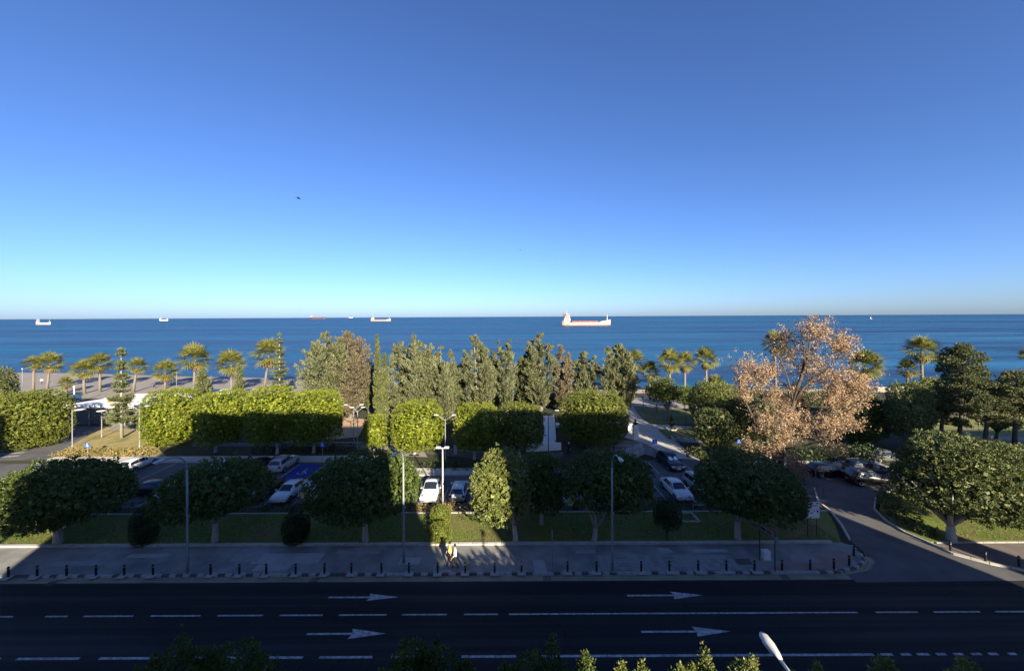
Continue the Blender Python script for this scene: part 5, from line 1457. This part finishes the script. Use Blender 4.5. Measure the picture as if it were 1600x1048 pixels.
def car_parts(kind):
    if kind in CAR_MESH: return CAR_MESH[kind]
    Lc, Wc, st, rw, ws = SHAPES[kind]
    w0 = Wc / 2
    def sec(t):
        for a, b in zip(st, st[1:]):
            if a[0] <= t <= b[0]:
                f = (t - a[0]) / (b[0] - a[0]); s = [a[i] + (b[i] - a[i]) * f for i in range(4)]; break
        else: s = st[0] if t < st[0][0] else st[-1]
        _, zb, zt, wr = s
        e = abs(t) * 2
        w = w0 * (1 - .10 * e ** 5)
        y = t * Lc; lo = .22 + .12 * e ** 8
        return [(0, y, lo), (w - .10, y, lo), (w - .01, y, lo + .14), (w, y, zb - .16), (w - .05, y, zb), (w0 * wr, y, max(zb + .01, zt - .07)), (w0 * wr - .14, y, max(zb + .02, zt - .015)), (0, y, zt + .01)]
    ts = sorted(set([s[0] for s in st] + [-.3, .14, .3]))
    rings = []
    for t in ts:
        h = sec(t); rings.append([Vector(p) for p in h] + [Vector((-p[0], p[1], p[2])) for p in h[6:0:-1]])
    n = 14; vs = [v for r in rings for v in r]
    fs = [(i * n + k, i * n + (k + 1) % n, (i + 1) * n + (k + 1) % n, (i + 1) * n + k) for i in range(len(ts) - 1) for k in range(n)]
    fs += [tuple(range(n)), tuple((len(ts) - 1) * n + k for k in range(n))]
    body = (vs, fs)
    def lerp(a, b, f): return tuple(a[i] + (b[i] - a[i]) * f for i in range(3))
    def panel(t0, t1, off):
        v, f = [], []
        tt = [t0, (t0 + t1) / 2, t1]
        for t in tt:
            h = sec(t); row = [h[5], h[6], h[7]]
            full = [tuple((p[0] * .93, p[1], p[2])) for p in row] + [(-p[0] * .93, p[1], p[2]) for p in row[1::-1]]
            v += [(p[0], p[1] + off[1], p[2] + off[2]) for p in full]
        for i in range(2):
            for k in range(4): f.append((i * 5 + k, i * 5 + k + 1, (i + 1) * 5 + k + 1, (i + 1) * 5 + k))
        return v, f
    def side(t0, t1, s, cutf=0, cutb=0):
        v, f = [], []
        for k in range(5):
            t = t0 + (t1 - t0) * k / 4
            h = sec(t); lo = lerp(h[4], h[5], .10); hi = lerp(h[4], h[5], .90)
            v += [(s * (lo[0] + .008), lo[1], lo[2]), (s * (hi[0] + .008), hi[1], hi[2] + .002)]
        for k in range(4): f.append((2 * k, 2 * k + 2, 2 * k + 3, 2 * k + 1))
        return v, f
    mid = (rw[1] + ws[0]) / 2 - .01
    def mk(name, vf, m, smooth=False):
        return MB().add(*vf).mesh(name, m, smooth)
    parts = {'body': body, 'windscreen': mk('windscreen', panel(ws[0], ws[1], (0, .012, .014)), M_cglass), 'rear_window': mk('rear_window', panel(rw[0], rw[1], (0, -.012, .010)), M_cglass)}
    sw = []
    for s in (-1, 1):
        a = rw[0] + .025 if kind != 'pickup' else rw[1] - .0
        if kind != 'pickup': sw.append(mk('side_window', side(a, mid - .004, s), M_cglass))
        sw.append(mk('side_window', side(mid + .004 if kind != 'pickup' else a, ws[1] - .02, s), M_cglass))
    parts['side'] = sw
    hl = Lc / 2
    parts['dims'] = (Lc, Wc, sec)
    CAR_MESH[kind] = parts
    return parts
TY = MB().lathe([(.20, -.10), (.30, -.105), (.325, -.07), (.325, .07), (.30, .105), (.20, .10)], 18, axis='X').mesh('tyre', M_tyre, True)
RM = MB().lathe([(.04, -.085), (.205, -.10), (.205, .10), (.04, .085)], 14, axis='X').mesh('rim', M_rim)
BODYM = {}
def car(kind, label, pos, rotz, pm, group='parked cars', plate=True, sunshade=False):
    p = car_parts(kind); Lc, Wc, sec = p['dims']
    key = (kind, pm.name)
    if key not in BODYM: BODYM[key] = MB().add(*p['body']).mesh('body', pm, True)
    t = thing('parked_car', label, 'car', (pos[0], pos[1], .018), rotz, group)
    b = link('body', BODYM[key], t)
    if not b.data.get('es'):
        b.data['es'] = 1
    link('windscreen', p['windscreen'], t); link('rear_window', p['rear_window'], t)
    for s in p['side']: link('side_window', s, t)
    for sx in (-1, 1):
        for ty in (-.31, .32):
            w = link('wheel', TY, t, (sx * (Wc / 2 - .085), ty * Lc, .325))
            link('rim', RM, w, (sx * .008, 0, 0))
            link('wheel_arch', ARCH, t, (sx * (Wc / 2 + .001), ty * Lc, .325))
        zh = .62 if kind in ('hatch', 'sedan') else .72
        MB().box((sx * Wc * .36, Lc * .478, zh), (.34, .16, .15)).build('headlight', M_head, t)
        MB().box((sx * Wc * .39, -Lc * .488, zh + .18), (.26, .10, .22)).build('tail_light', M_tail, t)
        h = sec(.17 if kind not in ('van',) else .22)
        MB().box((sx * (Wc / 2 + .06), h[4][1] + .05, h[4][2] + .08), (.18, .12, .13), taper=.85).build('mirror', pm, t)
    MB().box((0, Lc * .5 + .004, .46), (.50, .02, .11)).build('number_plate', M_platew, t)
    MB().box((0, -Lc * .5 - .004, .60), (.50, .02, .11)).build('number_plate', M_plate, t)
    MB().box((0, Lc * .492, .36), (Wc * .6, .05, .12)).build('grille', M_black, t)
    if kind in ('suv', 'van'):
        for sx in (-1, 1): MB().tube([(sx * Wc * .33, -Lc * .36, sec(-.3)[7][2] + .03), (sx * Wc * .33, 0, sec(0)[7][2] + .03)], .022, 5).build('roof_rail', M_dkmetal, t)
    if kind == 'pickup':
        MB().box((0, -Lc * .29, 1.028), (Wc * .78, Lc * .34, .02)).build('load_bed', M_black, t)
    if sunshade:
        s0, s1 = sec(.205), sec(.11)
        m = MB()
        for sx in (-1, 1):
            m.add([(sx * .06, s0[7][1] + .03, s0[7][2] + .03), (sx * .58, s0[6][1] + .03, s0[6][2] + .035), (sx * .52, s1[6][1] + .03, s1[6][2] + .03), (sx * .28, s1[7][1] + .03, s1[7][2] + .04), (sx * .06, (s0[7][1] + s1[7][1]) / 2 + .03, (s0[7][2] + s1[7][2]) / 2 + .04)], [(0, 1, 2, 3, 4)])
        m.build('sun_shade', M_swhite, t)
    return t
am = MB()
for k in range(12):
    a0, a1 = R(-10 + k * 16.7), R(-10 + (k + 1) * 16.7)
    am.add([(0, r * math.cos(a), r * math.sin(a)) for r, a in ((.325, a0), (.40, a0), (.40, a1), (.325, a1))], [(0, 1, 2, 3)])
ARCH = am.mesh('wheel_arch', M_black)
PI = math.pi
car('suv', 'silver estate car parked left of the blue bay, rear to the viewer', (-28.95, 48.6), 0, P_silver)
car('sedan', 'dark car parked between the silver car and the white one in the rear row', (-31.8, 48.5), 0, P_black)
car('hatch', 'white car in the rear row, roof above the dark lawn tree', (-36.0, 48.3), 0, P_white)
car('sedan', 'dark car in the rear row at the left edge', (-57.2, 47.2), .2, P_grey)
car('hatch', 'white car in the rear row behind the leftmost lawn tree', (-47.6, 48.8), 0, P_white)
car('sedan', 'black car in the front row beside the leftmost lawn tree', (-39.4, 41.6), PI * .5, P_black)
car('hatch', 'white car in the front row left of the tall left lamp', (-36.0, 40.6), PI, P_white)
car('sedan', 'white sedan in the front row between the two left trees', (-23.8, 41.0), PI, P_white)
car('van', 'silver people carrier in the front row beside the white sedan', (-20.9, 40.9), 0, P_silver)
car('sedan', 'black car mostly hidden left of the white sedan in the front row', (-26.7, 41.3), PI, P_black)
car('pickup', 'white pickup truck facing the lawn beside the twin lamp', (-8.6, 41.2), PI, P_white)
car('hatch', 'white small car with dark rear window right of the twin lamp', (-5.7, 40.9), 0, P_white)
car('suv', 'dark blue car with white sun shade in front of the glass railing', (19.9, 48.6), PI + .08, P_navy, sunshade=True)
car('sedan', 'white sedan behind the box topiary on the right', (17.4, 41.0), PI + .05, P_white)
car('suv', 'dark car with silver trim right of the white sedan', (20.2, 41.4), PI + .08, P_silver)
car('hatch', 'dark car parked left of the group at the side road', (37.3, 45.6), -PI / 2 - .05, P_black)
car('suv', 'dark car nearest to the side road in the right group', (40.0, 43.2), -PI / 2 - .12, P_black)
car('suv', 'dark car behind in the right group, half hidden', (42.3, 45.8), -PI / 2 - .1, P_navy)
car('sedan', 'dark car behind the low white wall at the right', (48.4, 50.0), -PI / 2, P_grey)

# ------------------------------------------------------------------ ships on the sea
M_hull_w = mat('hull_white', (.30, .25, .21), (.36, .31, .27), .2, .5)
M_hull_r = mat('hull_red', (.20, .055, .04), (.26, .08, .06), .2, .6)
M_hull_p = mat('hull_pinkish', (.58, .44, .38), (.64, .50, .44), .2, .6)
M_hull_d = mat('hull_dark', (.025, .03, .05), (.04, .045, .07), .2, .6)
M_sup = mat('ship_superstructure', (.40, .39, .37), rough=.5)
def ship(label, px, py, lpx, hullm, deckm=None, flip=1, house=(.0, .13), high=1.0, mast=.93, ftop=1.0, bootm=M_hull_r):
    pos = gp(px, py, -1.6); L = lpx * pos.y / F
    t = thing('cargo_ship', label, 'ship', (pos.x, pos.y, -1.6), 0, 'ships at anchor')
    dp = L * .066 * high; B = L * .15
    st = [(-.5, .55, 1.55), (-.47, .8, 1.5), (-.36, .98, 1.42), (-.33, 1, 1.0), (.25, 1, 1.0), (.30, .97, 1.35 * ftop), (.38, .8, 1.5 * ftop), (.46, .4, 1.75 * ftop), (.5, .06, 1.9 * ftop)]
    def loft(z0f, z1f, name, m, grow=1.0):
        vs, fs = [], []
        for s, w, h in st:
            x = flip * s * L; b = B / 2 * w * grow; z0, z1 = z0f(h) * dp, z1f(h) * dp
            fl = .82 if abs(s) > .4 else .97
            vs += [(x * (.97 if z0 < .2 * dp else 1), -b * fl, z0), (x * (.97 if z0 < .2 * dp else 1), b * fl, z0), (x, b, z1), (x, -b, z1)]
        for i in range(len(st) - 1):
            for k in range(4): fs.append((i * 4 + k, i * 4 + (k + 1) % 4, (i + 1) * 4 + (k + 1) % 4, (i + 1) * 4 + k))
        fs += [(0, 1, 2, 3), tuple(4 * (len(st) - 1) + k for k in range(4))]
        return MB().add(vs, fs).build(name, m, t)
    loft(lambda h: .22, lambda h: h, 'hull', hullm)
    loft(lambda h: -.4, lambda h: .22, 'boot_stripe', bootm, .985)
    hx = flip * (-.5 + .10) * L
    hb = MB()
    for k, (wl, ww, hh) in enumerate(((.135, .9, .62), (.11, .85, .55), (.09, .8, .5), (.07, .95, .45))):
        z = dp * (1.45 + sum((.62, .55, .5, .45)[:k]))
        hb.box((hx + flip * .01 * k * L * .4, 0, z + hh * dp / 2), (wl * L, ww * B, hh * dp * .96))
    sup = hb.build('deckhouse', M_sup, t)
    top = dp * (1.45 + 2.12)
    wn_ = MB()
    for k, z in ((0, 1.78), (1, 2.38), (2, 2.9), (3, 3.38)):
        wn_.box((hx + flip * .01 * k * L * .4, -ww * B * .5, z * dp), (.07 * L, .3, .18 * dp))
    wn_.build('window_band', M_glass, sup)
    MB().tube([(hx, 0, top), (hx, 0, top + dp * 1.3)], [L * .006, L * .002], 6).build('mast', M_sup, t)
    MB().box((hx, 0, top + dp * 1.0), (L * .004, L * .03, L * .004)).build('yard', M_sup, t)
    MB().box((hx - flip * .055 * L, 0, top - dp * .3), (.025 * L, .35 * B, dp * .9)).build('funnel', bootm, t)
    fx = flip * (mast - .5) * L
    MB().tube([(fx, 0, dp * 1.3), (fx, 0, dp * 3.4)], [L * .012, L * .005], 6).build('foremast', M_sup, t)
    n = 5
    hm = MB().box((0, 0, 0), (.5 * L / n, B * .8, dp * .5)).mesh('hatch_cover', deckm or M_hull_r)
    for k in range(n):
        link('hatch_cover', hm, t, (flip * (-.30 + (k + .5) * .53 / n) * L, 0, dp * 1.18))
    return t
ship('long pale cargo ship with pinkish hull, nearest to the shore', 916, 508.5, 76, M_hull_w, M_hull_r)
ship('small white tanker with red deck left of the long cargo ship', 595, 501.8, 31, M_hull_w, M_hull_r)
ship('cargo ship with dark hull and white deckhouse on the horizon', 497, 498.0, 25, M_hull_d, M_hull_r)
ship('white ship with dark bow at the far left of the sea', 68, 507.5, 22, M_sup, M_sup, 1, high=1.7, bootm=M_hull_d)
ship('tiny white and red ship on the horizon between the left ones', 256, 501.5, 13, M_hull_p, M_sup, 1, high=2.0)
ship('faintest tiny ship right on the horizon', 548, 496.8, 6, M_hull_p, M_sup, 1, high=1.5)
sb = gp(1361, 498.5, -1.6)
t = thing('sailing_boat', 'tiny white boat far out on the right', 'boat', (sb.x, sb.y, -1.6))
MB().add([(-5, -1.5, 1), (4, -1.7, 1), (8, 0, 1.3), (4, 1.7, 1), (-5, 1.5, 1), (-4.5, -1, -.4), (5, 0, -.4), (-4.5, 1, -.4)], [(0, 1, 2, 3, 4), (0, 5, 6, 2, 1), (4, 3, 2, 6, 7), (0, 4, 7, 5), (5, 7, 6)]).build('hull', M_sup, t)
MB().box((-1, 0, 2.2), (4, 2, 2)).build('cabin', M_sup, t)
MB().tube([(0, 0, 3), (0, 0, 13)], [.15, .08], 6).build('mast', M_sup, t)
MB().add([(.1, 0, 4), (.1, .05, 12.5), (-4.5, .1, 4.2), (.1, .12, 4), (.1, .12, 12.5), (-4.5, .16, 4.2)], [(0, 1, 2), (5, 4, 3), (0, 2, 5, 3), (0, 3, 4, 1), (1, 4, 5, 2)]).build('sail', M_sup, t)

# ------------------------------------------------------------------ birds
M_bird = mat('bird_feather', (.010, .012, .02), rough=.7)
def bird(label, px, py, d, span, rz, bank):
    x, z = wx(px, py, d)
    t = thing('swallow', label, 'bird', (x, d, z), rz, 'birds in the sky'); t.rotation_euler = (bank, .15, rz)
    s = span
    MB().tube([(.28 * s, 0, 0), (.22 * s, 0, .01 * s), (.05 * s, 0, 0), (-.15 * s, 0, 0), (-.25 * s, 0, 0)], [.006 * s, .05 * s, .07 * s, .04 * s, .01 * s], 8).build('body', M_bird, t, True)
    for sd in (-1, 1):
        v = [(.12 * s, 0, .02 * s), (-.06 * s, 0, .02 * s), (-.10 * s, sd * .25 * s, .12 * s), (.08 * s, sd * .22 * s, .13 * s), (-.22 * s, sd * .50 * s, .10 * s)]
        v2 = [(a, b, c - .012 * s) for a, b, c in v]
        MB().add(v + v2, [(0, 1, 2, 3), (3, 2, 4), (5, 8, 7, 6), (8, 9, 7), (0, 5, 6, 1), (1, 6, 7, 2), (2, 7, 9, 4), (4, 9, 8, 3), (3, 8, 5, 0)]).build('wing', M_bird, t)
    MB().add([(-.22 * s, 0, .01), (-.42 * s, .07 * s, .0), (-.33 * s, 0, 0), (-.42 * s, -.07 * s, 0), (-.22 * s, 0, -.01)], [(0, 1, 2, 3), (4, 3, 2, 1)]).build('tail', M_bird, t)
bird('dark swallow in the sky at the left', 466, 310, 16, .34, .6, .5)
bird('tiny dark bird in the middle of the sky', 813, 390.5, 45, .30, -.4, .3)

# ------------------------------------------------------------------ people
SKIN = mat('skin', (.36, .22, .15), rough=.6)
HAIR = mat('dark_hair', (.012, .010, .009), rough=.6)
def person(label, pos, rotz, shirt, trousers, shoe, stride=.3, h=1.75, vest=None, bag=False, group=None, cap=None, arm=.25):
    t = thing('person', label, 'person', pos, rotz, group)
    k = h / 1.75
    V, E, RD = [], [], []
    def j(x, y, z, r, par=None, r2=None):
        V.append((x * k, y * k, z * k)); g_ = 1.0 if r < .02 else (1.12 if z > 1.45 else 1.32); RD.append((r * k * g_, (r2 or r) * k * g_))
        if par is not None: E.append((par, len(V) - 1))
        return len(V) - 1
    pel = j(0, 0, .95, .145, None, .105)
    wa = j(0, .01, 1.10, .125, pel, .09); ch = j(0, 0, 1.30, .155, wa, .105); nb = j(0, 0, 1.44, .09, ch, .075); nk = j(0, .01, 1.50, .052, nb)
    h1 = j(0, .02, 1.58, .072, nk, .085); h2 = j(0, .025, 1.66, .080, h1, .098); h3 = j(0, .01, 1.735, .05, h2, .06)
    for s in (-1, 1):
        f = s * stride
        hp = j(s * .09, 0, .90, .095, pel, .10); kn = j(s * .095, f * .45 + .05, .50, .062, hp); an = j(s * .10, f * .8 - (.12 if f < 0 else 0), .09 + (.05 if f < 0 else 0), .042, kn)
        j(s * .11, f * .8 + .12 - (.12 if f < 0 else 0), .04, .042, an, .035)
        sh = j(s * .19, 0, 1.40, .062, ch); el = j(s * .25, -f * .35 - .02, 1.13, .044, sh); wr = j(s * .25, -f * .75 + arm * .35, .90 + arm * .1, .030, el); pm_ = j(s * .245, -f * .82 + arm * .45, .83 + arm * .1, .034, wr, .02)
        for q, (dx, dy, l) in enumerate(((-.018, .03, .05), (-.006, .012, .075), (.004, 0, .08), (.012, -.012, .075), (.018, -.024, .06))):
            a = j(s * .245 + dx * .6, -f * .82 + arm * .45 + dy, .79 + arm * .1 - l * .3, .009, pm_); j(s * .245 + dx * .5, -f * .82 + arm * .45 + dy + .012, .79 + arm * .1 - l, .007, a)
    me = bpy.data.meshes.new('tmp'); me.from_pydata(V, E, [])
    ob = bpy.data.objects.new('tmp', me); COL.objects.link(ob)
    md = ob.modifiers.new('skin', 'SKIN'); md.use_smooth_shade = True
    for i, sv in enumerate(me.skin_vertices[0].data):
        sv.radius = RD[i]; sv.use_root = (i == 0)
    ob.modifiers.new('sub', 'SUBSURF').levels = 1
    dg = bpy.context.evaluated_depsgraph_get()
    bm_ = bpy.data.meshes.new_from_object(ob.evaluated_get(dg)); bm_.name = 'body'
    bpy.data.objects.remove(ob, do_unlink=True)
    bm_.materials.clear()
    for m in (SKIN, shirt, trousers, shoe, vest or shirt): bm_.materials.append(m)
    for p in bm_.polygons:
        c = p.center / k
        armp = abs(c.x) > .195 and c.z > .7
        if c.z < .10: mi = 3
        elif c.z < .98 and not armp: mi = 2
        elif c.z > 1.475: mi = 0
        elif armp and c.z < 1.04: mi = 0
        else: mi = 4 if (vest and not armp) else 1
        p.material_index = mi; p.use_smooth = True
    b = link('body', bm_, t)
    hm = MB().lathe([(.088, 1.635), (.099, 1.67), (.095, 1.72), (.07, 1.765), (.02, 1.785)], 12)
    hm.v = [((x) * k, (y * 1.1 - .0) * k, z * k) for x, y, z in hm.v]
    hm.build('hair' if cap is None else 'cap', HAIR if cap is None else cap, t, True)
    f_ = MB()
    f_.box((0, .125 * k, 1.625 * k), (.024 * k, .03 * k, .035 * k), taper=.5)
    f_.build('nose', SKIN, t)
    e_ = MB()
    for s in (-1, 1): e_.box((s * .032 * k, .108 * k, 1.652 * k), (.022 * k, .012 * k, .012 * k))
    e_.box((0, .108 * k, 1.585 * k), (.045 * k, .012 * k, .008 * k))
    e_.build('face_features', HAIR, t)
    if bag:
        MB().box((.29 * k, .18 * k, .98 * k), (.08, .26, .22), taper=.9).build('carried_bag', M_black, t)
    return t
def cloth(n, c): return mat('cloth_' + n, c, rough=.9)
C_w, C_b, C_y, C_g, C_l = cloth('white', (.72, .72, .70)), cloth('black', (.010, .010, .013)), cloth('yellow', (.62, .66, .16)), cloth('grey', (.10, .10, .11)), cloth('pale_blue', (.42, .50, .56))
person('walking person in white shirt and black trousers, arm bent, on the pavement', on(711, 887.5), PI * .5 + .35, C_w, C_b, C_b, .17, 1.80, group='people walking on the pavement', arm=.45)
person('walking person in pale yellow top and black trousers beside the white shirt', on(703, 882), PI * .5 + .2, C_y, C_b, C_b, -.17, 1.76, vest=C_y, group='people walking on the pavement')
person('person in pale clothes on the park path beside the twin lamp', gp(712, 711), PI, C_l, C_w, C_g, .1, 1.72, group='people in the park')
person('person in black with a white cap beside the white ramp wall', gp(889, 711), PI * .8, C_b, C_b, C_g, .2, 1.75, group='people in the park', cap=C_w)
person('person in dark clothes at the promenade railing by the sea', gp(1394, 611), .3, C_b, cloth('navy', (.02, .03, .06)), C_b, .1, 1.75, group='people at the sea')
person('person in light top on the beach beside the leftmost palms', gp(65, 600), 1.0, C_w, C_g, C_b, .25, 1.72, group='people at the sea')
person('person in dark clothes on the beach beside the free standing palm', gp(241, 606), 2.0, C_g, C_b, C_b, .25, 1.75, group='people at the sea')
